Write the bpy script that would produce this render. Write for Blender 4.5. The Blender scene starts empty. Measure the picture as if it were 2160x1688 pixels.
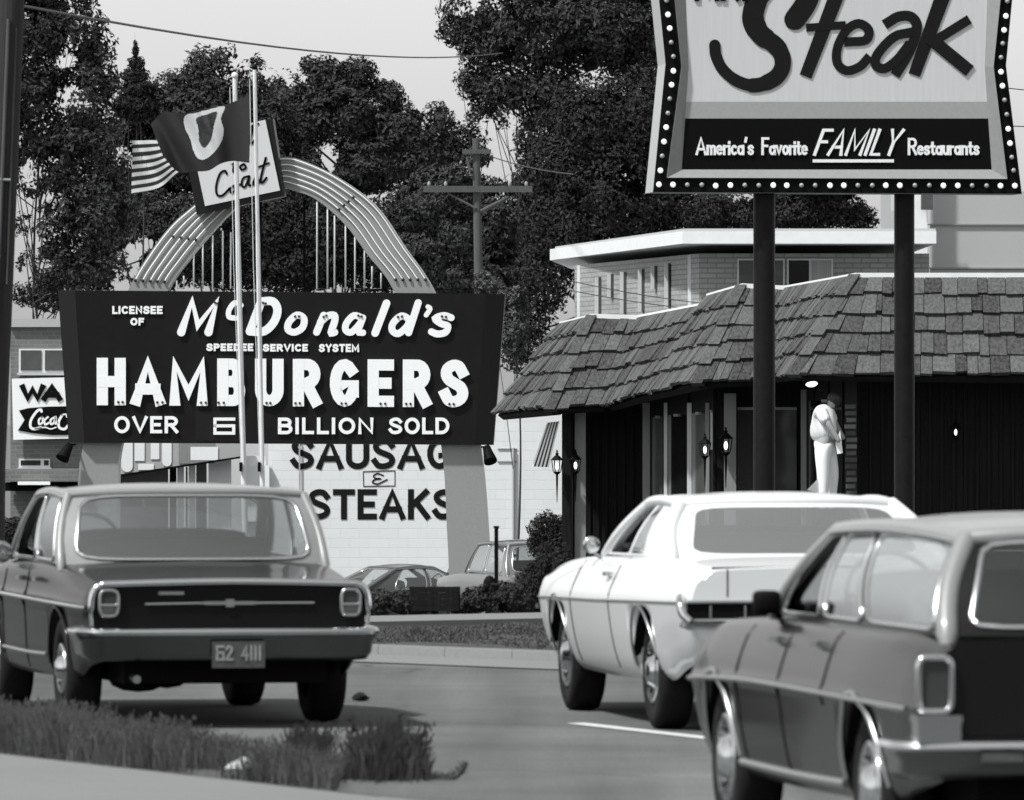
import bpy, math, random
from mathutils import Vector, Matrix, noise
R = math.radians
SC = bpy.context.scene
COL = SC.collection
# ---------------------------------------------------------------- camera, sky, sun, exposure
CAMZ, FPX, HX, HY = 1.9, 18000.0, 1080.0, 850.0
cd = bpy.data.cameras.new("camera"); cam = bpy.data.objects.new("camera", cd); COL.objects.link(cam)
cam.location = (0, 0, CAMZ); cam.rotation_euler = (R(90), 0, 0)
cd.sensor_width = 36; cd.lens = 300; cd.shift_y = 6 / 2160
cd.clip_start = 1; cd.clip_end = 3000
cd.dof.use_dof = True; cd.dof.focus_distance = 125; cd.dof.aperture_fstop = 10
SC.camera = cam
SUN = Vector((-0.58, -0.46, 1.12)).normalized()
W = bpy.data.worlds.new("World"); SC.world = W; W.use_nodes = True
nt = W.node_tree; nt.nodes.clear()
sky = nt.nodes.new("ShaderNodeTexSky"); sky.sky_type = 'NISHITA'; sky.sun_disc = False
sky.sun_elevation = math.asin(SUN.z); sky.sun_rotation = math.atan2(SUN.x, SUN.y)
sky.air_density = 1.0; sky.dust_density = 1.0; sky.ozone_density = 1.0
bw = nt.nodes.new("ShaderNodeSeparateColor"); tint = nt.nodes.new("ShaderNodeCombineColor")
bg = nt.nodes.new("ShaderNodeBackground"); bg.inputs[1].default_value = 0.108
wo = nt.nodes.new("ShaderNodeOutputWorld")
nt.links.new(sky.outputs[0], bw.inputs[0])
for i in range(3): nt.links.new(bw.outputs[2], tint.inputs[i])
nt.links.new(tint.outputs[0], bg.inputs[0]); nt.links.new(bg.outputs[0], wo.inputs[0])
sl = bpy.data.lights.new("sun", 'SUN'); sl.energy = 3.4; sl.angle = R(3.0); sl.color = (1, 0.995, 0.985)
so = bpy.data.objects.new("sun", sl); COL.objects.link(so)
so.rotation_euler = SUN.to_track_quat('Z', 'Y').to_euler()
SC.view_settings.view_transform = 'Standard'; SC.view_settings.look = 'None'
SC.view_settings.exposure = 0.66; SC.view_settings.gamma = 1.0
SC.cycles.max_bounces = 6

# ---------------------------------------------------------------- materials
def g3(v): return (v * 0.97, v, v * 1.005, 1)
def mat(name, v, rough=0.7, nscale=0, namt=0.0, metal=0.0, coat=0.0, bump=0.0, island=0.0, emit=0.0, spec=0.5,
        stretch=(1, 1, 1), big=0.0, detail=4):
    m = bpy.data.materials.new(name); m.use_nodes = True
    n = m.node_tree; b = n.nodes["Principled BSDF"]
    b.inputs["Roughness"].default_value = rough; b.inputs["Metallic"].default_value = metal
    b.inputs["Coat Weight"].default_value = coat; b.inputs["Coat Roughness"].default_value = 0.06
    b.inputs["Specular IOR Level"].default_value = spec
    b.inputs["Base Color"].default_value = g3(v)
    if emit:
        b.inputs["Emission Color"].default_value = g3(1); b.inputs["Emission Strength"].default_value = emit
    fac = None
    def madd(a, bb, op):
        q = n.nodes.new("ShaderNodeMath"); q.operation = op
        for i, s in enumerate((a, bb)):
            if isinstance(s, (int, float)): q.inputs[i].default_value = s
            else: n.links.new(s, q.inputs[i])
        return q.outputs[0]
    tc = n.nodes.new("ShaderNodeTexCoord"); mp = n.nodes.new("ShaderNodeMapping")
    mp.inputs["Scale"].default_value = stretch; n.links.new(tc.outputs["Object"], mp.inputs[0])
    nz = None
    if nscale:
        t = n.nodes.new("ShaderNodeTexNoise"); t.inputs["Scale"].default_value = nscale; t.inputs["Detail"].default_value = detail
        n.links.new(mp.outputs[0], t.inputs["Vector"]); nz = t.outputs[0]
        fac = madd(madd(nz, 0.5, 'SUBTRACT'), 4 * namt, 'MULTIPLY')
    if big:
        t = n.nodes.new("ShaderNodeTexNoise"); t.inputs["Scale"].default_value = 0.6; t.inputs["Detail"].default_value = 3
        n.links.new(mp.outputs[0], t.inputs["Vector"])
        f2 = madd(madd(t.outputs[0], 0.5, 'SUBTRACT'), 4 * big, 'MULTIPLY')
        fac = f2 if fac is None else madd(fac, f2, 'ADD')
    if island:
        ge = n.nodes.new("ShaderNodeNewGeometry")
        f3 = madd(madd(ge.outputs["Random Per Island"], 0.5, 'SUBTRACT'), 2 * island, 'MULTIPLY')
        fac = f3 if fac is None else madd(fac, f3, 'ADD')
    if fac is not None:
        k = madd(madd(fac, 1.0, 'ADD'), 0.05, 'MAXIMUM')
        cc = n.nodes.new("ShaderNodeCombineColor")
        for i, c in enumerate(g3(v)[:3]): n.links.new(madd(k, c, 'MULTIPLY'), cc.inputs[i])
        n.links.new(cc.outputs[0], b.inputs["Base Color"])
    if bump and nz is not None:
        bp = n.nodes.new("ShaderNodeBump"); bp.inputs["Strength"].default_value = bump; bp.inputs["Distance"].default_value = 0.02
        n.links.new(nz, bp.inputs["Height"]); n.links.new(bp.outputs[0], b.inputs["Normal"])
    return m
def brick(name, v, mortar, w=0.21, h=0.075, rough=0.85, var=0.25, msize=0.012):
    m = mat(name, v, rough); n = m.node_tree; b = n.nodes["Principled BSDF"]
    tc = n.nodes.new("ShaderNodeTexCoord"); sp = n.nodes.new("ShaderNodeSeparateXYZ"); n.links.new(tc.outputs["Object"], sp.inputs[0])
    ad = n.nodes.new("ShaderNodeMath"); n.links.new(sp.outputs[0], ad.inputs[0]); n.links.new(sp.outputs[1], ad.inputs[1])
    cb = n.nodes.new("ShaderNodeCombineXYZ"); n.links.new(ad.outputs[0], cb.inputs[0]); n.links.new(sp.outputs[2], cb.inputs[1])
    t = n.nodes.new("ShaderNodeTexBrick"); t.inputs["Scale"].default_value = 1
    t.inputs["Brick Width"].default_value = w; t.inputs["Row Height"].default_value = h; t.inputs["Mortar Size"].default_value = msize
    t.inputs["Color1"].default_value = g3(v * (1 - var)); t.inputs["Color2"].default_value = g3(v * (1 + var)); t.inputs["Mortar"].default_value = g3(mortar)
    n.links.new(cb.outputs[0], t.inputs["Vector"]); n.links.new(t.outputs["Color"], b.inputs["Base Color"])
    bp = n.nodes.new("ShaderNodeBump"); bp.inputs["Strength"].default_value = 0.6; bp.inputs["Distance"].default_value = 0.015; bp.invert = True
    n.links.new(t.outputs["Fac"], bp.inputs["Height"]); n.links.new(bp.outputs[0], b.inputs["Normal"])
    return m
def glassmat(name, tintv=0.6, rough=0.02, mixv=None, dust=0.0):
    m = bpy.data.materials.new(name); m.use_nodes = True; n = m.node_tree; n.nodes.clear()
    o = n.nodes.new("ShaderNodeOutputMaterial"); tr = n.nodes.new("ShaderNodeBsdfTransparent"); tr.inputs[0].default_value = g3(tintv)
    gl = n.nodes.new("ShaderNodeBsdfGlossy"); gl.inputs["Roughness"].default_value = rough; gl.inputs[0].default_value = g3(0.9)
    fr = n.nodes.new("ShaderNodeLayerWeight"); fr.inputs[0].default_value = 0.25
    mx = n.nodes.new("ShaderNodeMixShader")
    mr = n.nodes.new("ShaderNodeMapRange"); mr.inputs["To Min"].default_value = 0.12 if mixv is None else mixv; mr.inputs["To Max"].default_value = 0.55
    n.links.new(fr.outputs["Fresnel"], mr.inputs["Value"]); n.links.new(mr.outputs[0], mx.inputs[0])
    df = n.nodes.new("ShaderNodeBsdfDiffuse"); df.inputs[0].default_value = g3(.5); dm = n.nodes.new("ShaderNodeMixShader"); dm.inputs[0].default_value = dust
    n.links.new(tr.outputs[0], dm.inputs[1]); n.links.new(df.outputs[0], dm.inputs[2]); n.links.new(dm.outputs[0], mx.inputs[1]); n.links.new(gl.outputs[0], mx.inputs[2]); n.links.new(mx.outputs[0], o.inputs[0])
    return m

def roadmat():
    m = mat("asphalt", 0.1, 0.95, 55, 0.4, bump=0.3, spec=0.2); n = m.node_tree; b = n.nodes["Principled BSDF"]; src = b.inputs["Base Color"].links[0].from_socket
    tc = n.nodes.new("ShaderNodeTexCoord"); mp = n.nodes.new("ShaderNodeMapping"); mp.inputs["Rotation"].default_value = (0, 0, R(-17)); mp.inputs["Scale"].default_value = (1.5, .05, 1); n.links.new(tc.outputs["Object"], mp.inputs[0])
    t = n.nodes.new("ShaderNodeTexNoise"); t.inputs["Scale"].default_value = 1.0; t.inputs["Detail"].default_value = 5; n.links.new(mp.outputs[0], t.inputs["Vector"])
    t2 = n.nodes.new("ShaderNodeTexNoise"); t2.inputs["Scale"].default_value = .5; t2.inputs["Detail"].default_value = 6; n.links.new(tc.outputs["Object"], t2.inputs["Vector"])
    r1 = n.nodes.new("ShaderNodeMapRange"); r1.inputs["From Min"].default_value = .3; r1.inputs["From Max"].default_value = .7; r1.inputs["To Min"].default_value = .68; r1.inputs["To Max"].default_value = 1.25; n.links.new(t.outputs[0], r1.inputs[0])
    r2 = n.nodes.new("ShaderNodeMapRange"); r2.inputs["From Min"].default_value = .3; r2.inputs["From Max"].default_value = .7; r2.inputs["To Min"].default_value = .8; r2.inputs["To Max"].default_value = 1.2; n.links.new(t2.outputs[0], r2.inputs[0])
    v = n.nodes.new("ShaderNodeTexVoronoi"); v.feature = 'DISTANCE_TO_EDGE'; v.inputs["Scale"].default_value = .35; wv = n.nodes.new("ShaderNodeVectorMath"); wv.operation = 'ADD'; n.links.new(tc.outputs["Object"], wv.inputs[0]); n.links.new(t2.outputs[1], wv.inputs[1]); n.links.new(wv.outputs[0], v.inputs["Vector"])
    r3 = n.nodes.new("ShaderNodeMapRange"); r3.inputs["From Max"].default_value = .012; r3.inputs["To Min"].default_value = .55; n.links.new(v.outputs[0], r3.inputs[0])
    q1 = n.nodes.new("ShaderNodeMath"); q1.operation = 'MULTIPLY'; n.links.new(r1.outputs[0], q1.inputs[0]); n.links.new(r2.outputs[0], q1.inputs[1])
    q2 = n.nodes.new("ShaderNodeMath"); q2.operation = 'MULTIPLY'; n.links.new(q1.outputs[0], q2.inputs[0]); n.links.new(r3.outputs[0], q2.inputs[1])
    vm = n.nodes.new("ShaderNodeVectorMath"); vm.operation = 'SCALE'; n.links.new(src, vm.inputs[0]); n.links.new(q2.outputs[0], vm.inputs["Scale"]); n.links.new(vm.outputs[0], b.inputs["Base Color"]); return m
M = dict(
    asphalt=roadmat(),
    lot=mat("lot_asphalt", 0.1, 0.95, 20, 0.1),
    concrete=mat("concrete", 0.145, 0.9, 25, 0.07, bump=0.2, big=0.06),
    soil=mat("turf_soil", 0.035, 0.95, 9, 0.3, bump=0.5, big=0.2),
    dirt=mat("dirt", 0.05, 0.95, 14, 0.22, bump=0.5),
    paintline=mat("road_paint", 0.55, 0.8, 30, 0.15),
    grass=mat("grass_blade", 0.042, 0.7, island=0.7, big=.25),
    weed=mat("weed_leaf", 0.012, 0.7, island=0.5),
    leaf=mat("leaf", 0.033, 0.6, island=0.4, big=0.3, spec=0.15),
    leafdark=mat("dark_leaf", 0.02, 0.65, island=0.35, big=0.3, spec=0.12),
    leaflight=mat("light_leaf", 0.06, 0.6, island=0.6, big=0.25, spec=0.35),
    bark=mat("bark", 0.03, 0.9, 12, 0.25, bump=0.6, stretch=(1, 1, 0.2)),
    pole=mat("pole_wood", 0.014, 0.8, 14, 0.35, bump=0.5, stretch=(3, 3, 0.15)),
    polegrey=mat("weathered_pole", 0.06, 0.85, 14, 0.3, stretch=(3, 3, 0.15)),
    wire=mat("wire", 0.02, 0.6),
    white=mat("white_paint", 0.8, 0.6, 8, 0.04),
    letter=mat("letter_enamel", 0.78, 0.45, 40, 0.06),
    red=mat("sign_enamel", 0.009, 0.4, 5, 0.12, big=0.1, spec=0.1),
    reddark=mat("sign_edge", 0.006, 0.4, spec=0.25),
    arch=mat("arch_enamel", 0.23, 0.5, 60, 0.12),
    archside=mat("arch_side", 0.62, 0.5, 20, 0.05),
    neon=mat("neon_tube", 0.85, 0.2),
    hole=mat("tube_socket", 0.01, 0.6),
    black=mat("black_paint", 0.004, 0.6, spec=0.06),
    steel=mat("painted_steel", 0.008, 0.45, 12, 0.25, spec=0.12),
    polewhite=mat("pole_white", 0.62, 0.4, 10, 0.08),
    facel=mat("sign_face", 0.52, 0.5, 30, 0.05, stretch=(1, 1, 0.05)),
    faceg=mat("sign_band", 0.3, 0.5, 30, 0.05),
    trim=mat("sign_trim", 0.22, 0.4, 20, 0.06),
    steak=mat("steak_letter", 0.009, 0.6, 20, 0.1, spec=0.1),
    bulb=mat("bulb_white", 0.85, 0.25, emit=0.35), bulbdim=mat("bulb_grey", 0.3, 0.25),
    shake=mat("shingle", 0.052, 0.85, 7, 0.6, bump=0.8, island=0.55, stretch=(4, 4, 0.5)),
    fascia=mat("fascia", 0.72, 0.6, 6, 0.05),
    wood=mat("dark_board", 0.011, 0.75, 9, 0.35, stretch=(6, 6, 0.25), bump=0.4, spec=0.08),
    frame=mat("window_frame", 0.22, 0.6, 10, 0.12, stretch=(4, 4, 0.4)),
    framew=mat("white_frame", 0.6, 0.5),
    pane=mat("dark_pane", 0.01, 0.08, spec=0.8),
    panem=mat("grey_pane", 0.07, 0.15, 5, 0.2, spec=0.6),
    curtain=mat("curtain", 0.3, 0.8, 6, 0.2, stretch=(6, 6, 0.1)),
    brickl=brick("light_brick", 0.30, 0.2, 0.3, 0.09, msize=0.012, var=0.1), brickd=brick("brown_brick", 0.13, 0.17, 0.25, 0.08, var=0.12, msize=0.01),
    block=brick("white_block", 0.7, 0.69, 0.4, 0.2, var=0.02, msize=0.008), stucco=mat("grey_stucco", 0.36, 0.9, 40, 0.05, big=0.03),
    lampglass=mat("lamp_glass", 0.8, 0.2, emit=1.2), lampglassd=mat("pale_glass", 0.4, 0.15),
    skin=mat("skin", 0.3, 0.6), shirt=mat("striped_shirt", 0.72, 0.8, 10, 0.3, stretch=(6, 6, 0.15)), cloth=mat("white_cloth", 0.8, 0.8, 8, 0.03), hair=mat("hair", 0.01, 0.6),
    flag=mat("flag_cloth", 0.012, 0.8, 20, 0.1), flagw=mat("flag_white", 0.6, 0.8, 20, 0.06), flagg=mat("flag_seal", 0.03, 0.8, 14, 0.9),
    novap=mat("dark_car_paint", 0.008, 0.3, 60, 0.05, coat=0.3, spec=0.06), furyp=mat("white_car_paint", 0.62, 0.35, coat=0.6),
    wagonp=mat("charcoal_car_paint", 0.007, 0.28, 60, 0.05, coat=0.36, spec=0.06), roofsheen=mat("roof_sky_sheen", 0.2, 0.35, 60, 0.05, coat=0.3),  # roof tone: sky reflection painted as a lighter base on sedan and wagon
    parkp=mat("parked_paint", 0.06, 0.3, coat=0.8), parkp2=mat("parked_paint_grey", 0.12, 0.3, coat=0.8),
    chrome=mat("chrome", 0.6, 0.16, metal=1.0), bumperdark=mat('dark_reflection_bumper', 0.13, 0.2, metal=1.0), chromed=mat("dull_chrome", 0.45, 0.3, metal=1.0),  # bumper face metal darkened to stand in for dark reflections
    rubber=mat("rubber", 0.008, 0.8, 30, 0.2, spec=0.2), under=mat("underbody", 0.004, 0.9, spec=0.1), seat=mat("seat_vinyl", 0.05, 0.6), seatl=mat("light_seat", 0.2, 0.6),
    lens=mat("lamp_lens", 0.04, 0.15), plate=mat("plate", 0.05, 0.5, 30, .3), platel=mat("plate_letter", 0.22, 0.6, 40, .3), tailpanel=mat("tail_panel", 0.004, 0.4, spec=0.15),
    glass=glassmat("car_glass", 0.92, 0.02, 0.05, .03), glassg=glassmat("grey_glass", 0.92, 0.04, 0.08, .1), glassd=glassmat("dark_glass", 0.5, 0.02, 0.05, .02), glassm=glassmat("dusty_glass", 0.8, 0.04, 0.06, .22),
    paper=mat("paper", 0.8, 0.8),
)
# ---------------------------------------------------------------- mesh builder
ORG = {}
class MB:
    def __init__(s): s.v = []; s.f = []; s.m = []; s.sm = []
    def add(s, vs, fs, mi=0, smooth=False):
        o = len(s.v); s.v.extend([tuple(p) for p in vs])
        for f in fs: s.f.append(tuple(i + o for i in f)); s.m.append(mi); s.sm.append(smooth)
    def box(s, c, d, rz=0.0, mi=0, rx=0.0):
        hx, hy, hz = d[0] / 2, d[1] / 2, d[2] / 2; c = Vector(c)
        mt = Matrix.Rotation(rz, 3, 'Z') @ Matrix.Rotation(rx, 3, 'X')
        vs = [c + mt @ Vector((x * hx, y * hy, z * hz)) for x in (-1, 1) for y in (-1, 1) for z in (-1, 1)]
        s.add(vs, [(0, 1, 3, 2), (4, 6, 7, 5), (0, 4, 5, 1), (2, 3, 7, 6), (0, 2, 6, 4), (1, 5, 7, 3)], mi)
    def bbox(s, lo, hi, mi=0): s.box([(a + b) / 2 for a, b in zip(lo, hi)], [b - a for a, b in zip(lo, hi)], 0, mi)
    def quad(s, a, b, c, d, mi=0): s.add([a, b, c, d], [(0, 1, 2, 3)], mi)
    def hexa(s, a, b, mi=0):       # two quads (lists of four points) joined into a solid
        s.add(list(a) + list(b), [(3, 2, 1, 0), (4, 5, 6, 7), (0, 1, 5, 4), (1, 2, 6, 5), (2, 3, 7, 6), (3, 0, 4, 7)], mi)
    def prism(s, front, back, mi=0, side=None, capb=True):
        n = len(front); s.add(front, [tuple(range(n))], mi)
        if capb: s.add(back, [tuple(reversed(range(n)))], mi)
        s.add(list(front) + list(back), [(i, i + n, (i + 1) % n + n, (i + 1) % n) for i in range(n)], mi if side is None else side)
    def tube(s, pts, r, seg=8, mi=0, closed=False, caps=True):
        pts = [Vector(p) for p in pts]; n = len(pts); rs = r if isinstance(r, (list, tuple)) else [r] * n
        rings = []; up = None
        for i in range(n):
            a = pts[(i - 1) % n] if (closed or i) else pts[i]; b = pts[(i + 1) % n] if (closed or i < n - 1) else pts[i]
            t = (b - a).normalized() if (b - a).length > 1e-9 else Vector((0, 0, 1))
            if up is None: up = Vector((0, 0, 1)) if abs(t.z) < 0.9 else Vector((1, 0, 0))
            x = t.cross(up).normalized(); y = x.cross(t).normalized(); up = y
            rings.append([pts[i] + (x * math.cos(k * 2 * math.pi / seg) + y * math.sin(k * 2 * math.pi / seg)) * rs[i] for k in range(seg)])
        vs = [p for q in rings for p in q]; fs = []
        for i in range(n if closed else n - 1):
            for k in range(seg):
                j = (i + 1) % n; fs.append((i * seg + k, i * seg + (k + 1) % seg, j * seg + (k + 1) % seg, j * seg + k))
        s.add(vs, fs, mi, True)
        if caps and not closed:
            s.add(rings[0], [tuple(reversed(range(seg)))], mi); s.add(rings[-1], [tuple(range(seg))], mi)
    def lathe(s, c, ax, prof, seg=24, mi=0, smooth=True):   # prof: (radius, height along axis)
        ax = Vector(ax).normalized(); x = ax.orthogonal().normalized(); y = ax.cross(x); c = Vector(c); vs = []
        for (r, h) in prof:
            for k in range(seg):
                a = k * 2 * math.pi / seg; vs.append(c + ax * h + (x * math.cos(a) + y * math.sin(a)) * r)
        fs = [(i * seg + k, i * seg + (k + 1) % seg, (i + 1) * seg + (k + 1) % seg, (i + 1) * seg + k) for i in range(len(prof) - 1) for k in range(seg)]
        s.add(vs, fs, mi, smooth)
    def ball(s, c, r, mi=0, seg=10, rings=6):
        r = r if isinstance(r, (list, tuple)) else (r, r, r); vs = []; fs = []
        for i in range(rings + 1):
            a = math.pi * i / rings
            for k in range(seg):
                b = 2 * math.pi * k / seg
                vs.append((c[0] + r[0] * math.sin(a) * math.cos(b), c[1] + r[1] * math.sin(a) * math.sin(b), c[2] + r[2] * math.cos(a)))
        for i in range(rings):
            for k in range(seg): fs.append((i * seg + k, (i + 1) * seg + k, (i + 1) * seg + (k + 1) % seg, i * seg + (k + 1) % seg))
        s.add(vs, fs, mi, True)
    def grid(s, fn, nu, nv, mi=0, smooth=True, mfn=None):
        vs = [fn(i / nu, j / nv) for j in range(nv + 1) for i in range(nu + 1)]; o = len(s.v); s.v.extend([tuple(p) for p in vs])
        for j in range(nv):
            for i in range(nu):
                a = o + j * (nu + 1) + i; s.f.append((a, a + 1, a + nu + 2, a + nu + 1)); s.sm.append(smooth)
                s.m.append(mi if mfn is None else mfn((i + .5) / nu, (j + .5) / nv))
    def build(s, name, mats, parent=None, org=None, weld=False):
        if parent is not None: o0 = ORG.get(parent.name, Vector((0, 0, 0)))
        else: o0 = Vector(org) if org is not None else Vector((0, 0, 0))
        me = bpy.data.meshes.new(name)
        me.from_pydata([(p[0] - o0[0], p[1] - o0[1], p[2] - o0[2]) for p in s.v], [], s.f)
        for m in (mats if isinstance(mats, (list, tuple)) else [mats]): me.materials.append(m)
        me.polygons.foreach_set("material_index", s.m); me.polygons.foreach_set("use_smooth", s.sm); me.update()
        ob = bpy.data.objects.new(name, me); COL.objects.link(ob)
        if parent is not None: ob.parent = parent
        elif org is not None: ob.location = o0
        ORG[ob.name] = o0
        if weld:
            import bmesh
            bm = bmesh.new(); bm.from_mesh(me); bmesh.ops.remove_doubles(bm, verts=bm.verts, dist=1e-4); bm.to_mesh(me); bm.free()
        return ob
def thing(name, label, cat, loc=(0, 0, 0), group=None, rz=0.0, local=False):
    o = bpy.data.objects.new(name, None); COL.objects.link(o); o.location = loc; o.rotation_euler = (0, 0, rz)
    o.empty_display_size = 0.2
    ORG[o.name] = Vector((0, 0, 0)) if local else Vector(loc)
    return tag(o, label, cat, group)
def tag(o, label, cat, group=None):
    o['label'] = label; o['category'] = cat
    if group: o['group'] = group
    return o
def kind(o, k): o['kind'] = k; return o
def P(px, py, D): return Vector(((px - HX) * D / FPX, D, CAMZ - (py - HY) * D / FPX))
def PZ(px, z, D): return Vector(((px - HX) * D / FPX, D, z))
class Plane:
    def __init__(s, O, yaw=0.0):
        s.O = Vector(O); s.N = Vector((math.sin(yaw), -math.cos(yaw), 0))
    def __call__(s, px, py, off=0.0):
        c = Vector((0, 0, CAMZ)); d = Vector(((px - HX) / FPX, 1, -(py - HY) / FPX))
        return c + d * ((s.O - c).dot(s.N) / d.dot(s.N)) + s.N * off
# ---------------------------------------------------------------- strokes and lettering
def sm(pts, n=6, closed=False):
    P_ = [Vector(p) for p in pts]; out = []; N = len(P_)
    for i in range(N if closed else N - 1):
        p1, p2 = P_[i], P_[(i + 1) % N]
        p0 = P_[(i - 1) % N] if (closed or i) else p1 * 2 - p2
        p3 = P_[(i + 2) % N] if (closed or i < N - 2) else p2 * 2 - p1
        for k in range(n):
            t = k / n
            out.append(0.5 * (2 * p1 + (p2 - p0) * t + (2 * p0 - 5 * p1 + 4 * p2 - p3) * t * t + (3 * p1 - p0 - 3 * p2 + p3) * t ** 3))
    if not closed: out.append(P_[-1])
    return [tuple(p) for p in out]
def stroke(mb, f, pts, w, lift=0.03, cap='s', closed=False, mi=0, base=0.0):
    pts = [Vector(p[:2]) for p in pts]; n = len(pts)
    q = [pts[0]]
    for p in pts[1:]:
        if (p - q[-1]).length > 1e-6: q.append(p)
    pts = q; n = len(pts); ws = [w] * n if not isinstance(w, (list, tuple)) else [w[min(len(w) - 1, int(i * len(w) / n))] if len(w) != n else w[i] for i in range(n)]
    if closed and (pts[0] - pts[-1]).length < 1e-6: pts = pts[:-1]; n -= 1
    if not closed and cap == 's':
        d0 = (pts[0] - pts[1]).normalized(); d1 = (pts[-1] - pts[-2]).normalized()
        pts[0] = pts[0] + d0 * ws[0] / 2; pts[-1] = pts[-1] + d1 * ws[-1] / 2
    L, Rr = [], []
    for i in range(n):
        a = pts[(i - 1) % n] if (closed or i) else None; b = pts[(i + 1) % n] if (closed or i < n - 1) else None
        da = (pts[i] - a).normalized() if a is not None else (b - pts[i]).normalized()
        db = (b - pts[i]).normalized() if b is not None else da
        na = Vector((-da.y, da.x)); nb = Vector((-db.y, db.x)); m = na + nb
        if m.length < 0.25: m = na * 1.0; k = 1.0
        else: m.normalize(); k = min(1 / max(m.dot(na), 0.2), 1.43)
        L.append(pts[i] + m * k * ws[i] / 2); Rr.append(pts[i] - m * k * ws[i] / 2)
    if not closed and cap == 'r':
        for (end, nn, dirv) in ((0, None, (pts[0] - pts[1]).normalized()), (-1, None, (pts[-1] - pts[-2]).normalized())):
            r = ws[end] / 2; nrm = Vector((-dirv.y, dirv.x)); arc = [pts[end] + (nrm * math.cos(t) + dirv * math.sin(t)) * r for t in [math.pi * k / 8 for k in range(9)]]
            vs = [f(p.x, p.y, base + lift) for p in arc]; vb = [f(p.x, p.y, base) for p in arc]
            mb.prism(vs, vb, mi, capb=False)
    for Z in (L, Rr):
        for i in range(n - 1):
            if (Z[i + 1] - Z[i]).dot(pts[i + 1] - pts[i]) < 0: Z[i + 1] = Z[i].copy()
    fr = [f(p.x, p.y, base + lift) for p in L] + [f(p.x, p.y, base + lift) for p in Rr]
    bk = [f(p.x, p.y, base) for p in L] + [f(p.x, p.y, base) for p in Rr]
    fs = []
    for i in range(n if closed else n - 1):
        j = (i + 1) % n
        fs += [(i, j, n + j, n + i), (i, 2 * n + i, 2 * n + j, j), (n + i, n + j, 3 * n + j, 3 * n + i)]
    if not closed: fs += [(0, n, 3 * n, 2 * n), (n - 1, 3 * n - 1, 4 * n - 1, 2 * n - 1)]
    mb.add(fr + bk, fs, mi)
def arc(cx, cy, rx, ry, a0, a1, n=14): return [(cx + rx * math.cos(R(a0 + (a1 - a0) * k / n)), cy + ry * math.sin(R(a0 + (a1 - a0) * k / n))) for k in range(n + 1)]
S_ = sm([(.6, .82), (.48, .97), (.28, 1), (.08, .9), (.04, .74), (.14, .6), (.34, .5), (.54, .4), (.62, .24), (.54, .08), (.32, 0), (.12, .04), (0, .2)], 3)
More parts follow.
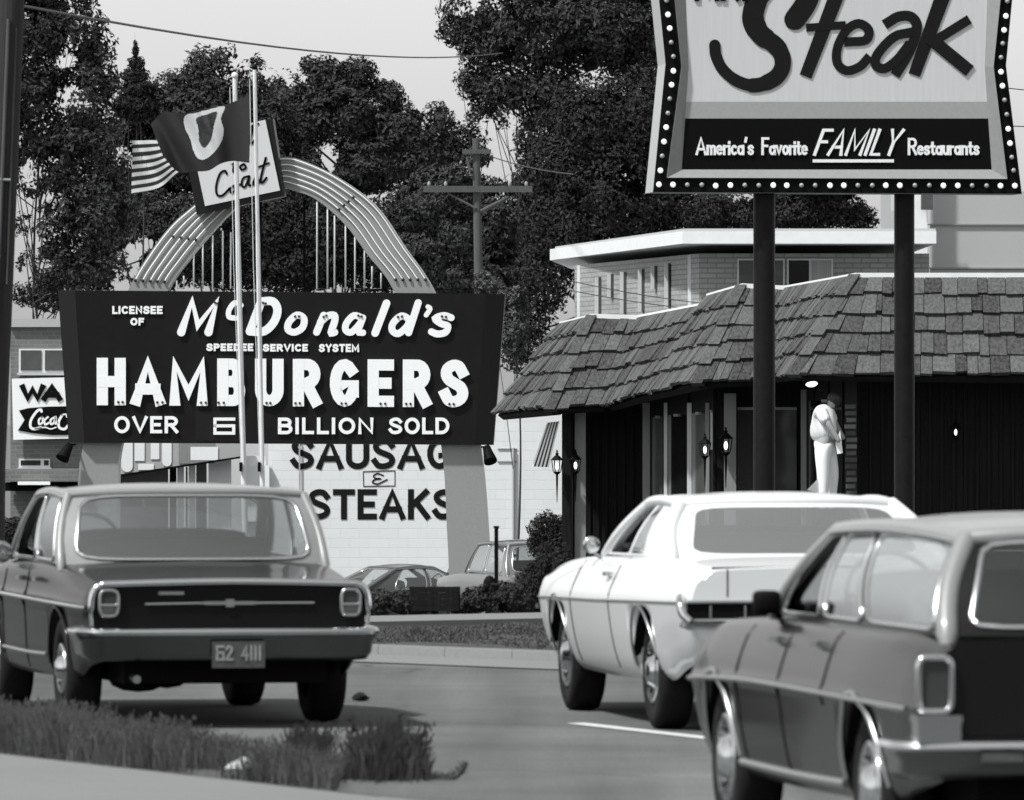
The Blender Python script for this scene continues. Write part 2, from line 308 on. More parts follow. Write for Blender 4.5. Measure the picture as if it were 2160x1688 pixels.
GL = {
 'A': (.74, [[(0, 0), (.37, 1), (.74, 0)], [(.14, .3), (.6, .3)]]),
 'B': (.6, [[(0, 0), (0, 1)], [(0, 1), (.33, 1)] + arc(.33, .76, .22, .24, 80, -80, 8) + [(0, .52)], [(0, .52), (.36, .52)] + arc(.36, .26, .24, .26, 80, -80, 8) + [(.36, 0), (0, 0)]]),
 'C': (.66, [arc(.36, .5, .36, .5, 50, 310)]),
 'D': (.64, [[(0, 0), (0, 1), (.26, 1)] + arc(.26, .5, .38, .5, 80, -80, 10) + [(.26, 0), (0, 0)]]),
 'E': (.5, [[(.5, 1), (0, 1), (0, 0), (.5, 0)], [(0, .5), (.42, .5)]]),
 'F': (.5, [[(.5, 1), (0, 1), (0, 0)], [(0, .52), (.42, .52)]]),
 'G': (.66, [arc(.34, .5, .34, .5, 45, 330) + [(.66, .25), (.66, .42), (.4, .42)]]),
 'H': (.62, [[(0, 0), (0, 1)], [(.62, 0), (.62, 1)], [(0, .5), (.62, .5)]]),
 'I': (.02, [[(0, 0), (0, 1)]]),
 'K': (.6, [[(0, 0), (0, 1)], [(.56, 1), (.02, .42)], [(.2, .58), (.6, 0)]]),
 'L': (.46, [[(0, 1), (0, 0), (.46, 0)]]),
 'M': (.84, [[(0, 0), (0, 1), (.42, .2), (.84, 1), (.84, 0)]]),
 'N': (.64, [[(0, 0), (0, 1), (.64, 0), (.64, 1)]]),
 'O': (.72, [arc(.36, .5, .36, .5, 90, 450, 22)]),
 'P': (.56, [[(0, 0), (0, 1)], [(0, 1), (.3, 1)] + arc(.3, .74, .26, .26, 80, -80, 8) + [(0, .48)]]),
 'R': (.6, [[(0, 0), (0, 1)], [(0, 1), (.32, 1)] + arc(.32, .74, .26, .26, 80, -80, 8) + [(0, .48)], [(.28, .48), (.6, 0)]]),
 'S': (.62, [S_]),
 'T': (.6, [[(0, 1), (.6, 1)], [(.3, 1), (.3, 0)]]),
 'U': (.62, [[(0, 1), (0, .3)] + arc(.31, .3, .31, .3, 190, 350, 10) + [(.62, .3), (.62, 1)]]),
 'V': (.7, [[(0, 1), (.35, 0), (.7, 1)]]),
 'W': (1.0, [[(0, 1), (.25, 0), (.5, .8), (.75, 0), (1, 1)]]),
 'Y': (.64, [[(0, 1), (.32, .46), (.64, 1)], [(.32, .46), (.32, 0)]]),
 '6': (.6, [[(.6, 1), (0, 1), (0, 0), (.6, 0), (.6, .52), (0, .52)]]),
 '1': (.1, [[(.05, 0), (.05, 1)]]), '4': (.5, [[(.4, 0), (.4, 1), (0, .3), (.5, .3)]]),
 '2': (.5, [sm([(0, .78), (.1, .96), (.3, 1), (.47, .86), (.45, .66), (.2, .3), (0, 0)], 3) + [(.5, 0)]]),
 'a': (.42, [arc(.19, .24, .19, .24, 40, 320, 12), [(.42, .5), (.42, 0)]]), 'c': (.36, [arc(.2, .25, .2, .25, 50, 310, 12)]),
 'e': (.4, [[(.02, .27), (.4, .27)] + arc(.2, .25, .2, .25, 5, 310, 14)]), 'i': (.02, [[(0, 0), (0, .5)], [(0, .7), (0, .74)]]),
 'm': (.62, [[(0, 0), (0, .5)], [(0, .36)] + arc(.16, .36, .15, .14, 160, 10, 6) + [(.31, 0)], [(.31, .36)] + arc(.47, .36, .15, .14, 160, 10, 6) + [(.62, 0)]]),
 'n': (.38, [[(0, 0), (0, .5)], [(0, .34)] + arc(.19, .34, .19, .16, 160, 10, 6) + [(.38, 0)]]), 'o': (.42, [arc(.21, .25, .21, .25, 90, 450, 16)]),
 'r': (.24, [[(0, 0), (0, .5)], [(0, .34), (.08, .46), (.24, .48)]]), 's': (.34, [[(p[0] * .54, p[1] * .5) for p in S_]]),
 't': (.28, [[(.12, .74), (.12, .1), (.2, 0), (.28, .02)], [(0, .5), (.28, .5)]]), 'u': (.38, [[(0, .5), (0, .14)] + arc(.19, .15, .19, .15, 190, 350, 6) + [(.38, .5)], [(.38, .2), (.38, 0)]]),
 'v': (.4, [[(0, .5), (.2, 0), (.4, .5)]]), "'": (.08, [[(.06, 1), (.0, .78)]]), '.': (.06, [[(.03, 0), (.03, .04)]]), ' ': (.36, []),
}
def text(mb, f, s, x0, x1, yt, yb, w, track=.26, slant=0.0, lift=0.02, drop=0.0, cap='s', mi=0, dots=None, xs=None):
    """capital height yt..yb and width x0..x1 are outer limits in the plane's own coordinates"""
    tot = sum(GL[c][0] for c in s) + track * (len(s) - 1)
    H = (yb - yt) - w; sx = (x1 - x0 - w) / tot; x = 0; lay = 0
    for ci, c in enumerate(s):
        g, sts = GL[c]
        for st in sts:
            q = []
            for (a, b) in st:
                if xs: X = xs[ci][0] + w / 2 + (a / max(g, .01)) * (xs[ci][1] - xs[ci][0] - w)
                else: X = x0 + w / 2 + (x + a) * sx
                q.append((X + slant * b * H, yb - w / 2 - b * H + drop * (X - x0)))
            lay += 1
            closed = len(q) > 3 and (Vector(q[0]) - Vector(q[-1])).length < 1e-6 * abs(H) + 1e-9
            stroke(mb, f, q, w, lift + 0.0012 * (lay % 4), cap, closed, mi)
        x += g + track
# ---------------------------------------------------------------- ground
def hz(y):
    t = min(max((y - 74) / 76, 0), 1); return -2.3 * t
def kerbD(x): return 62.6 - 1.25 * x
rnd = random.Random(7)
g = MB()
ys = [-400, -100, -20, 0, 20, 40, 60, 74, 90, 105, 125, 140, 155, 180, 260, 500, 1600]
for j in range(len(ys) - 1):
    a, b = ys[j], ys[j + 1]
    g.quad((-900, a, hz(a) - .02), (900, a, hz(a) - .02), (900, b, hz(b) - .02), (-900, b, hz(b) - .02))
kind(g.build("ground", M['lot']), 'structure')
r = MB()
r = MB(); r.add([(-9, kerbD(-9), 0), (-9, -80, 0), (30, -80, 0), (30, kerbD(30), 0)], [(0, 1, 2, 3)])
kind(r.build("road", M['asphalt']), 'structure')
def strip(x0, x1, o0, o1, z0, z1, n=24):   # strip along the kerb line between two offsets
    m = MB(); m.grid(lambda u, v: (x0 + (x1 - x0) * u, kerbD(x0 + (x1 - x0) * u) + o0 + (o1 - o0) * v, z0 + (z1 - z0) * v), n, 1, smooth=False); return m
k = strip(-9, 12, -1.6, 0.0, .008, .02); kind(k.build("gutter", M['concrete']), 'structure')
k = MB()
for i in range(42):
    xa, xb = -9 + i * .5, -9 + i * .5 + .497
    k.hexa([(xa, kerbD(xa), .0), (xb, kerbD(xb), 0), (xb, kerbD(xb) + .35, 0), (xa, kerbD(xa) + .35, 0)],
           [(xa, kerbD(xa) + .05, .075), (xb, kerbD(xb) + .05, .075), (xb, kerbD(xb) + .35, .085), (xa, kerbD(xa) + .35, .085)])
kind(k.build("kerb", M['concrete']), 'structure')
def walkD(x): return 68.25 + 0.8 * x
t = MB(); t.grid(lambda u, v: (-2.7 + 15 * u, (kerbD(-2.7 + 15 * u) + .36) * (1 - v) + walkD(-2.7 + 15 * u) * v,
        .08 + .03 * v + .05 * math.sin(v * 3.14) + .03 * noise.noise((u * 40, v * 12, 0))), 80, 40)
kind(t.build("verge_soil", M['soil']), 'structure')
s = MB(); s.grid(lambda u, v: (-2.7 + 15 * u, walkD(-2.7 + 15 * u) - .1 + 1.9 * v, .175), 16, 1); 
s.grid(lambda u, v: (-2.7 + 15 * u, walkD(-2.7 + 15 * u) - .1, .04 + .135 * v), 16, 1)
kind(s.build("sidewalk", M['concrete']), 'structure')
s = MB(); s.grid(lambda u, v: (-2.7 + 15 * u, walkD(-2.7 + 15 * u) + 1.78 + 4 * v, .1 - .12 * v + .02 * noise.noise((u * 30, v * 5, 3))), 40, 8)
kind(s.build("planting_soil", M['dirt']), 'structure')
# median in the foreground
def medD(x): return 45.55 + (x + 2.74) * -2.35
m = MB(); m.grid(lambda u, v: (-8 + 10 * u, medD(-8 + 10 * u) * (1 - v) + (medD(-8 + 10 * u) - 9) * v, .02 + .06 * min(1, v * 8) + .008 * noise.noise((u * 30, v * 30, 0))), 60, 60)
kind(m.build("median_concrete", M['concrete']), 'structure')
m = MB(); m.grid(lambda u, v: (-8 + 7.6 * u, (medD(-8 + 7.6 * u) + .1) * (1 - v) + (medD(-8 + 7.6 * u) + .12 + (3.5 - 1.9 * u) * (1 - u ** 5) * (1 + .25 * noise.noise((u * 14, 1, 4)))) * v,
      .006 + .05 * math.sin(v * 3.14) * (1 - u ** 3) + .012 * noise.noise((u * 50, v * 20, 9))), 60, 30)
kind(m.build("median_dirt", M['dirt']), 'structure')
l = MB(); a = PZ(1205, 0, 0)
def road_pt(px, py): D = CAMZ * FPX / (py - HY); return Vector(((px - HX) * D / FPX, D, .005))
p0, p1 = road_pt(1215, 1527), road_pt(1560, 1566); d = (p1 - p0).normalized(); n = Vector((d.y, -d.x, 0)) * .06
l.quad(p0 - n, p1 - n, p1 + n, p0 + n); kind(l.build("lane_marking", M['paintline']), 'structure')
def blades(mb, n, fn, h, w, seed, lean=.35, seedhead=0):
    q = random.Random(seed)
    for _ in range(n):
        x, y, z, k = fn(q); hh = h * k * q.uniform(.5, 1.15); a = q.uniform(0, 6.28); ww = w * q.uniform(.6, 1.3)
        dx, dy = math.cos(a) * ww, math.sin(a) * ww * .4; lx, ly = q.gauss(0, lean) * hh, q.gauss(0, lean) * hh
        b0 = (x - dx, y - dy, z); b1 = (x + dx, y + dy, z); m0 = (x + lx * .35 - dx * .7, y + ly * .35, z + hh * .6); m1 = (x + lx * .35 + dx * .7, y + ly * .35, z + hh * .6)
        tp = (x + lx, y + ly, z + hh)
        mb.add([b0, b1, m1, m0, tp], [(0, 1, 2, 3), (3, 2, 4)])
        if seedhead and q.random() < seedhead:
            for j in range(3):
                e = .004 * hh / h; c = (x + lx * (.8 + .1 * j), y + ly * (.8 + .1 * j), z + hh * (.82 + .09 * j))
                mb.add([(c[0] - e, c[1], c[2]), (c[0], c[1], c[2] - e * 3), (c[0] + e, c[1], c[2]), (c[0], c[1], c[2] + e * 3)], [(0, 1, 2, 3)])
def gf(q):
    while True:
        u = q.random() ** 1.0; x = -5.2 + 4.35 * u; v = q.random()
        y = medD(x) + .15 + v * (3.0 - 1.6 * u ** 2)
        d = noise.noise((x * 1.7, y * 1.1, 2)) 
        if q.random() < .62 + d * 1.1: break
    return x, y, .02, (1.0 - .45 * max(0, u - .62) / .38) * (.75 + .5 * (d + .5)) * (1.15 - .35 * v)
gm = MB(); blades(gm, 26000, gf, .21, .0028, 3, .3, .4)
kind(gm.build("tall_grass", M['grass']), 'stuff')['label'] = "dry feathery grass along the foreground median"
def vf(q):
    x = q.uniform(-2.6, 2.4); v = q.random(); y = (kerbD(x) + .45) * (1 - v) + (walkD(x) - .15) * v
    d = noise.noise((x * 1.2, y * .5, 5)); return x, y, .08 + .03 * v + .05 * math.sin(v * 3.14), .7 + 1.1 * max(0, d)
gm = MB(); blades(gm, 34000, vf, .034, .005, 5, .5)
kind(gm.build("verge_grass", M['grass']), 'stuff')['label'] = "mown grass on the verge between kerb and sidewalk"
# weed clump at the grass's right end
def weed(px0, px1, D, n, h, lab, seed, depth=.5):
    o = thing("weed_clump", lab, "weeds", PZ((px0 + px1) / 2, 0, D), "weeds at the road edge"); w = MB()
    x0, x1 = (px0 - HX) * D / FPX, (px1 - HX) * D / FPX
    def wf(q):
        t = min(max(q.gauss(.5, .27), 0), 1)
        return x0 + (x1 - x0) * t, D + q.gauss(0, depth / 2), 0, (.55 + .8 * math.sin(t * 3.14) ** .7 * (.75 + .25 * math.sin(t * 31)))
    blades(w, int(n * 1.6), wf, h, .004, seed, .28, .5); w.build("leaves", M['weed'], o)
    q = random.Random(seed); st = MB()
    for i in range(13):
        t = q.uniform(.05, .95); x = x0 + (x1 - x0) * t; hh = h * q.uniform(.9, 1.7); e = q.gauss(0, .06)
        st.tube([(x, D, 0), (x + e * .4, D, hh * .5), (x + e, D, hh)], [.005, .004, .002], 5)
        for j in range(14):
            zz = hh * (.45 + .55 * j / 14); st.add([(x + e * zz / hh, D, zz), (x + e + q.gauss(0, .02), D, zz + .03), (x + e * zz / hh, D, zz + .02)], [(0, 1, 2)])
    st.build("stems", M['weed'], o); return o
weed(725, 905, 43.3, 1300, .19, "dark bushy weed clump at the right end of the median grass", 11)
weed(600, 700, 43.8, 650, .17, "smaller weed tuft between the tall grass and the dark bushy clump", 12, .4)
o = thing("weed_sprig", "thin curved weed sprig lying right of the dark clump", "weeds", PZ(930, 0, 43), "weeds at the road edge"); w = MB()
c = sm([PZ(895, .01, 43), P(930, 1645, 43), P(965, 1637, 43), P(985, 1608, 43)], 6); w.tube(c, .012, 6)
q = random.Random(4)
for p in c[2:-3]:
    for j in range(6): w.tube([p, (p[0] + q.gauss(0, .02), p[1], p[2] + q.uniform(.01, .05))], [.004, .001], 4)
w.build("sprig", M['weed'], o)
def crumple(name, lab, cat, c, r, m, seed):
    q = random.Random(seed); b = MB(); b.ball((0, 0, 0), r, 0, 9, 6)
    b.v = [(c[0] + x * q.uniform(.6, 1.25), c[1] + y * q.uniform(.6, 1.2), max(.004, c[2] + z * q.uniform(.6, 1.2))) for x, y, z in b.v]; b.sm = [False] * len(b.f)
    return tag(b.build(name, m, None, c), lab, cat)
p = road_pt(512, 1650); crumple("litter", "crumpled white paper scrap at the foot of the tall grass", "litter", (p.x, p.y, .07), (.08, .06, .05), M['paper'], 3)
p = road_pt(645, 1646); crumple("litter", "tiny pale scrap beside the smaller weed tuft", "litter", (p.x, p.y, .03), (.03, .03, .02), M['concrete'], 5)
p = road_pt(760, 1479); crumple("road_debris", "small dark lump of debris on the road right of the dark sedan", "debris", (p.x, p.y, .02), (.055, .08, .035), M['rubber'], 6)

# ---------------------------------------------------------------- burger drive-in sign
DS = 150.0
base = PZ(595, hz(DS), DS)
sg = thing("arch_sign", "tall drive-in restaurant sign with one arch through a dark hamburger panel", "sign", base)
f = Plane((0, DS, 0), R(-1.5)); fb = lambda x, y, o=0: f(x, y, -.42 + o)
# arch outline: outer and inner edge, left half mirrored from the picture
oR = sm([(560, 339), (596, 332), (633, 337), (708, 371), (792, 433), (854, 521), (915, 612), (975, 760), (1014, 943), (1030, 1115), (1034, 1240), (1036, 1400)], 5)
iR = sm([(560, 402), (590, 397), (613, 400), (667, 421), (729, 475), (775, 537), (829, 610), (886, 760), (931, 943), (943, 1115), (948, 1240), (950, 1400)], 5)
oL = sm([(560, 339), (530, 346), (488, 368), (410, 433), (362, 475), (317, 533), (271, 612), (212, 760), (175, 943), (165, 1020), (160, 1240), (158, 1400)], 5)
iL = sm([(560, 402), (545, 405), (520, 420), (485, 450), (450, 487), (400, 546), (354, 614), (300, 760), (256, 943), (250, 1020), (246, 1240), (244, 1400)], 5)
am = MB()
for O_, I_ in ((oR, iR), (oL, iL)):
    n = len(O_); fo = [f(*p[:2], .06) for p in O_]; fi = [f(*p[:2], .06) for p in I_]; bo = [f(*p[:2], -.5) for p in O_]; bi = [f(*p[:2], -.5) for p in I_]
    for i in range(n - 1):
        am.quad(fo[i], fo[i + 1], fi[i + 1], fi[i], 0); am.quad(bo[i], bi[i], bi[i + 1], bo[i + 1], 0)
        am.quad(fo[i], bo[i], bo[i + 1], fo[i + 1], 1); am.quad(fi[i], fi[i + 1], bi[i + 1], bi[i], 1)
nm = MB(); hm = am
for (O_, I_, i0) in ((oR, iR, 0), (oL, iL, 12)):
    last = [i for i, p in enumerate(O_) if p[1] < 600][-1]
    for tt in (.06, .25, .44, .62, .8):
        pts = [f(O_[i][0] * (1 - tt) + I_[i][0] * tt, O_[i][1] * (1 - tt) + I_[i][1] * tt, .09) for i in range(i0 if i0 else 0, last + 1)]
        nm.tube(pts, .0115, 6); hm.ball(pts[-1], .03, 2, 6, 4); 
        if tt > .1: hm.ball(pts[len(pts) * 6 // 10], .028, 2, 6, 4)
nm.build("neon_tubing", M['neon'], sg); am.build("arch", [M['arch'], M['archside'], M['hole']], sg)
for (xa, xb, top) in ((373, 388, 582), (409, 428, 515), (449, 470, 487), (487, 501, 480), (669, 691, 425), (706, 729, 455), (749, 769, 497), (785, 804, 562)):
    b = MB(); b.tube([f(xa, top + (10 if xa < 595 else 0), .02), f(xa, 609, .02), f(xb, 609, .02), f(xb, top + (0 if xa < 595 else 14), .02)], .0165, 6); b.build("neon_bar", M['neon'], sg)
for x in (548, 640):                                             # props carrying the placard
    b = MB(); b.tube([f(x, 420, -.3), f(x, 625, -.3)], .025, 6); b.build("prop", M['black'], sg)
# panel: front face with angled returns at both ends
def pf(x, y, o=.22): return f(x, y, o)
pm = MB()
TL, TR, BR_, BL_ = (121, 612), (1065, 621), (1040, 939), (144, 934)
iTL, iTR, iBR, iBL = (160, 613), (1024, 620), (1003, 938), (180, 934)
ed = lambda p: pf(*p, -.1)
fr = lambda p: pf(*p, .22)
bk = lambda p: pf(*p, -.55)
pm.quad(fr(iTL), fr(iTR), fr(iBR), fr(iBL), 0)
pm.quad(ed(TL), fr(iTL), fr(iBL), ed(BL_), 1); pm.quad(fr(iTR), ed(TR), ed(BR_), fr(iBR), 1)
pm.quad(ed(TL), bk(TL), bk(TR), ed(TR), 1); pm.quad(ed(BL_), ed(BR_), bk(BR_), bk(BL_), 1)
pm.add([ed(TL), ed(TR), fr(iTR), fr(iTL)], [(0, 1, 2, 3)], 1); pm.add([ed(BL_), ed(BR_), fr(iBR), fr(iBL)], [(3, 2, 1, 0)], 1)
pm.quad(bk(TL), bk(TR), bk(BR_), bk(BL_), 0); pm.quad(ed(TL), ed(BL_), bk(BL_), bk(TL), 1); pm.quad(ed(TR), bk(TR), bk(BR_), ed(BR_), 1)
pm.build("panel", [M['red'], M['reddark']], sg)
pg = lambda x, y, o=0: f(x, y, .222 + o)
def crop(pts): return [(100 + x / 2.16, 580 + y / 2.16) for x, y in pts]
def lines(name, fn, mats=None):
    m = MB(); fn(m); return m.build(name, mats or [M['letter'], M['hole']], sg)
def dots(m, pts, base=.0):
    for p in pts: m.ball(pg(*p, base), .023, 1, 6, 4)
def mcd(m):
    w = 17.5
    def st(p, ww=w, cl=False, l=0): stroke(m, pg, crop(p), ww, .05 + .002 * l, 'r', cl)
    st([(614, 262), (664, 122), (690, 232), (775, 122), (738, 262)])
    st(sm([(886, 140), (858, 128), (832, 160), (832, 192), (862, 198)], 4), 11)
    st([(926, 258), (978, 122)]); st(sm([(978, 122), (1030, 122), (1052, 160), (1036, 215), (990, 258), (926, 258)], 4), w, False, 1)
    st(sm([(1172, 200), (1140, 184), (1104, 216), (1100, 250), (1130, 262), (1166, 240)], 4, True), 14.5, True)
    st([(1230, 262), (1262, 185)], 15); st(sm([(1248, 215), (1280, 188), (1310, 186), (1312, 212), (1296, 262), (1312, 262)], 4), 15, False, 1)
    st(sm([(1436, 200), (1400, 186), (1366, 220), (1362, 252), (1388, 262), (1424, 226)], 4, True), 14, True); st(sm([(1440, 196), (1420, 256), (1440, 264)], 3), 14, False, 1)
    st([(1496, 266), (1548, 130)], 16)
    st(sm([(1650, 206), (1616, 188), (1578, 220), (1574, 254), (1602, 268), (1640, 236)], 4, True), 14.5, True); st([(1692, 128), (1648, 264)], 15, False, 1)
    st(sm([(1736, 146), (1746, 156), (1728, 184)], 3), 10)
    st(sm([(1842, 196), (1808, 186), (1770, 200), (1794, 222), (1826, 234), (1816, 262), (1780, 270), (1752, 260)], 4), 14.5)
    dots(m, crop([(768, 127), (780, 131), (986, 128), (998, 131), (1132, 190), (1150, 190), (1262, 192), (1274, 186), (1420, 186), (1434, 190), (1600, 192), (1618, 190), (1800, 190), (1818, 192)]), .06)
lines("script_lettering", mcd)
H_ = [(230, 362), (385, 540), (560, 735), (778, 905), (950, 1080), (1122, 1250), (1290, 1422), (1462, 1582), (1622, 1750), (1790, 1920)]
XS = [(100 + a / 2.16, 100 + b / 2.16) for a, b in H_]
lines("headline_lettering", lambda m: (text(m, pg, "HAMBURGERS", XS[0][0], XS[-1][1], 755, 855, 23.5, lift=.06, drop=.0058, xs=XS),
      dots(m, [(x, y + .006 * (x - 206)) for x, y in [(252, 848), (261, 848), (334, 848), (345, 848), (426, 848), (436, 848), (463, 848), (474, 848), (564, 848), (572, 848), (625, 848), (634, 848), (722, 848), (731, 848), (804, 848), (814, 848), (858, 848), (867, 848), (949, 848), (958, 848)]], .07)))
lines("small_lettering", lambda m: text(m, pg, "LICENSEE", 239, 345, 646, 663, 4.2, .4, lift=.03))
lines("small_lettering", lambda m: text(m, pg, "OF", 277, 306, 671, 687, 4.2, .4, lift=.03))
for wd, a, b_, c, d in (("SPEEDEE", 437, 536, 725, 741), ("SERVICE", 556, 651, 726, 742), ("SYSTEM", 674, 759, 726, 743)): lines("small_lettering", lambda m: text(m, pg, wd, a, b_, c, d, 4.2, .4, lift=.03))
for wd, a, b_, c, d in (("OVER", 243, 378, 878, 914), ("BILLION", 588, 789, 881, 916), ("SOLD", 821, 949, 881, 916)): lines("count_lettering", lambda m: text(m, pg, wd, a, b_, c, d, 7, .34, lift=.04))
def six(m):
    m.quad(pg(414, 868, .004), pg(517, 868, .004), pg(517, 930, .004), pg(414, 930, .004), 1); text(m, pg, "6", 452, 498, 881, 917, 6.5, lift=.04)
lines("count_numeral", six, [M['letter'], M['reddark']])
# placard held above the arch
pl = MB(); fp = Plane((0, DS - .5, 0), R(-3))
cs = [(402, 288), (560, 253), (591, 402), (433, 435)]; outc = [(385, 290), (575, 250), (600, 414), (415, 453)]
pl.prism([fp(*p, .0) for p in outc], [fp(p[0], p[1], -.45) for p in outc], 0); pl.build("placard", [M['reddark']], sg)
pc = MB(); pc.prism([fp(*p, .05) for p in cs], [fp(*p, .0) for p in cs], 0); c_ = sg.children[-1]; pc.build("placard_face", M['facel'], c_)
t = MB(); c3 = lambda pts: [(100 + x / 3.127, 100 + y / 3.127) for x, y in pts]; pp = lambda x, y, o=0: fp(x, y, .052 + o)
def script(off):
    def st(p, w=4.6): stroke(t, pp, [(x + off[0], y + off[1]) for x, y in c3(sm(p, 5))], w, .012, 'r')
    st([(1185, 835), (1172, 815), (1140, 835), (1116, 910), (1120, 970), (1155, 978), (1205, 930)])
    st([(1228, 915), (1208, 935), (1215, 962), (1240, 940), (1234, 912), (1275, 905)], 4)
    st([(1330, 850), (1295, 862), (1282, 905), (1305, 920), (1332, 858)], 4.4); st([(1334, 852), (1328, 905), (1352, 905), (1378, 850)], 4.4)
    st([(1380, 848), (1396, 890), (1366, 906)], 4.4); st([(1442, 730), (1408, 870), (1420, 892), (1446, 862)], 5); st([(1388, 792), (1462, 764)], 4)
script((0, 0)); script((-22, -83))
for p, w in (([(1240, 745), (1226, 815), (1240, 822)], 4), ([(1215, 772), (1255, 760)], 3.4), ([(1292, 772), (1272, 788), (1285, 808), (1310, 795), (1300, 772), (1288, 774)], 4.4)): stroke(t, pp, c3(sm(p, 4)), w, .012, 'r')
t.build("placard_lettering", M['black'], c_)
# floodlights under the panel's corners
for (px, py, sx, lab) in ((150, 950, -1, "floodlight"), (1027, 955, 1, "floodlight")):
    b = MB(); a = f(px, py - 12, .3); 
    b.tube([f(px + 10 * -sx, py - 12, .1), a], .02, 6); d = (f(px + 8 * sx, py + 14, .42) - a).normalized() if sx > 0 else (f(px - 14, py + 16, .42) - a).normalized()
    b.lathe(a, d, [(.0, 0), (.07, 0), (.085, .11), (.12, .28), (.12, .31), (.1, .28), (0, .27)], 12); b.build(lab, M['black'], sg)

# ---------------------------------------------------------------- flagpoles and flags
def fpole(xt, yt, xm, ym, xb, yb, D, lab, r):
    o = thing("flagpole", lab, "flagpole", PZ(xb, 0, D), "flagpoles before the arch sign"); b = MB()
    t_, m_, b_ = P(xt, yt, D), P(xm, ym, D), P(xb, yb, D); e = b_ + (b_ - m_).normalized() * ((b_.z - hz(D)) / max(.1, ((m_ - b_).normalized().z)))
    b.tube(sm([t_, m_, b_, e], 4), [r * .75] * 4 + [r * .9] * 4 + [r] * 5, 10); b.build("shaft", M['polewhite'], o)
    c = MB(); c.ball(t_ + Vector((0, 0, r * .8)), r * 1.15, 0, 10, 6); c.build("finial", M['black'] if D < 92 else M['polewhite'], o)
    h = MB(); h.tube([t_ + Vector((-.05, -.06, -.1)), m_ + Vector((-.05, -.06, 0)), b_ + Vector((-.02, -.06, 0))], .004, 4); h.build("halyard", M['polewhite'], o)
    cl = MB(); cl.box(P(xb - 6, 985, D) - Vector((0, .05, 0)), (.03, .05, .1)); cl.build("cleat", M['black'], o)
    return o
fpole(537, 147, 545, 560, 553, 1000, 90, "slightly taller right flagpole flying the dark emblem flag", .028)
fpole(495, 165, 503, 560, 514, 1000, 93, "thicker left flagpole flying the striped flag", .034)
def flag(name, lab, top, bot, D, wave, mfn, mats, nu=110, nv=80):
    T = sm(top, 12); B = sm(bot, 12); m = MB()
    def at(L, u):
        k = u * (len(L) - 1); i = min(int(k), len(L) - 2); return Vector(L[i]).lerp(Vector(L[i + 1]), k - i)
    def fn(u, v):
        a, b = at(T, u), at(B, u); p = a.lerp(b, v); return P(p.x, p.y, D + wave * math.sin(u * 9 + v * 1.5) * u ** .5 + .05 * math.sin(u * 21 + v * 4) * u)
    m.grid(fn, nu, nv, 0, True, mfn); m.grid(lambda u, v: fn(u, v) + Vector((0, .006, 0)), nu // 4, nv // 4, 0, True)
    b = m.build(name, mats); me = b.data
    return tag(b, lab, "flag")
def inside(poly, x, y):
    c = False; n = len(poly)
    for i in range(n):
        (x1, y1), (x2, y2) = poly[i][:2], poly[i - 1][:2]
        if (y1 > y) != (y2 > y) and x < (x2 - x1) * (y - y1) / (y2 - y1) + x1: c = not c
    return c
fT = [(530, 197), (500, 212), (470, 222), (420, 232), (380, 240), (345, 236), (318, 262)]; fB = [(526, 344), (490, 340), (465, 346), (440, 360), (410, 362), (375, 362), (344, 330)]
ringo = sm([(390, 245), (415, 238), (445, 230), (474, 225), (466, 250), (472, 276), (464, 305), (440, 332), (420, 336), (408, 318), (400, 290), (390, 270)], 4, True)
ringi = sm([(414, 250), (436, 242), (458, 236), (452, 262), (446, 292), (432, 312), (421, 300), (418, 270)], 4, True)
fTs, fBs = sm(fT, 12), sm(fB, 12)
def emb(u, v):
    k = u * (len(fTs) - 1); i = min(int(k), len(fTs) - 2); a = Vector(fTs[i]).lerp(Vector(fTs[i + 1]), k - i); b = Vector(fBs[i]).lerp(Vector(fBs[i + 1]), k - i); p = a.lerp(b, v)
    if inside(ringi, p.x, p.y): return 2
    return 1 if inside(ringo, p.x, p.y) else 0
flag("flag", "dark flag with a pale ring emblem blowing left from the right flagpole", fT, fB, 90, .13, emb, [M['flag'], M['flagw'], M['flagg']], 150, 110)
def strp(u, v):
    if u < .42 and v < .52: return 0
    return 1 if int(v * 13) % 2 == 0 else 0
flag("flag", "striped national flag half hidden behind the dark emblem flag", [(497, 200), (450, 250), (400, 285), (350, 296), (315, 296), (280, 297)], [(503, 330), (450, 345), (400, 350), (372, 366), (335, 396), (277, 408)], 93, .12, strp, [M['flag'], M['flagw']])

# ---------------------------------------------------------------- steak restaurant sign
DK = 92.0; fk = Plane(((1758 - HX) * DK / FPX, DK, 0), R(7))
ks = thing("steak_sign", "big bulb-edged restaurant sign with brush script on two dark posts", "sign", PZ(1758, hz(DK), DK))
c5 = lambda pts: [(1340 + x / 2.634, y / 2.634) for x, y in pts]
OUT = c5([(128, -40), (168, 355), (98, 1068), (2148, 1078), (2060, 365), (2098, -40), (2160, -640), (70, -640)])
INN = c5([(214, -40), (256, 372), (174, 988), (2064, 995), (1988, 372), (2030, -40), (2070, -560), (150, -560)])
FAC = c5([(284, -40), (300, 372), (262, 942), (1985, 942), (1946, 372), (1962, -40), (1990, -500), (240, -500)])
m = MB(); n = 8
o0 = [fk(*p, 0) for p in OUT]; ob = [fk(*p, -.6) for p in OUT]; i0 = [fk(*p, .0) for p in INN]; i1 = [fk(*p, .035) for p in INN]; f0 = [fk(*p, -.05) for p in FAC]
for i in range(n):
    j = (i + 1) % n
    m.quad(o0[i], o0[j], i0[j], i0[i], 0); m.quad(o0[i], ob[i], ob[j], o0[j], 2); m.quad(i0[i], i0[j], i1[j], i1[i], 1)
m.add(ob, [tuple(range(n))], 0); m.build("cabinet", [M['black'], M['trim'], M['stucco']], ks)
m = MB()
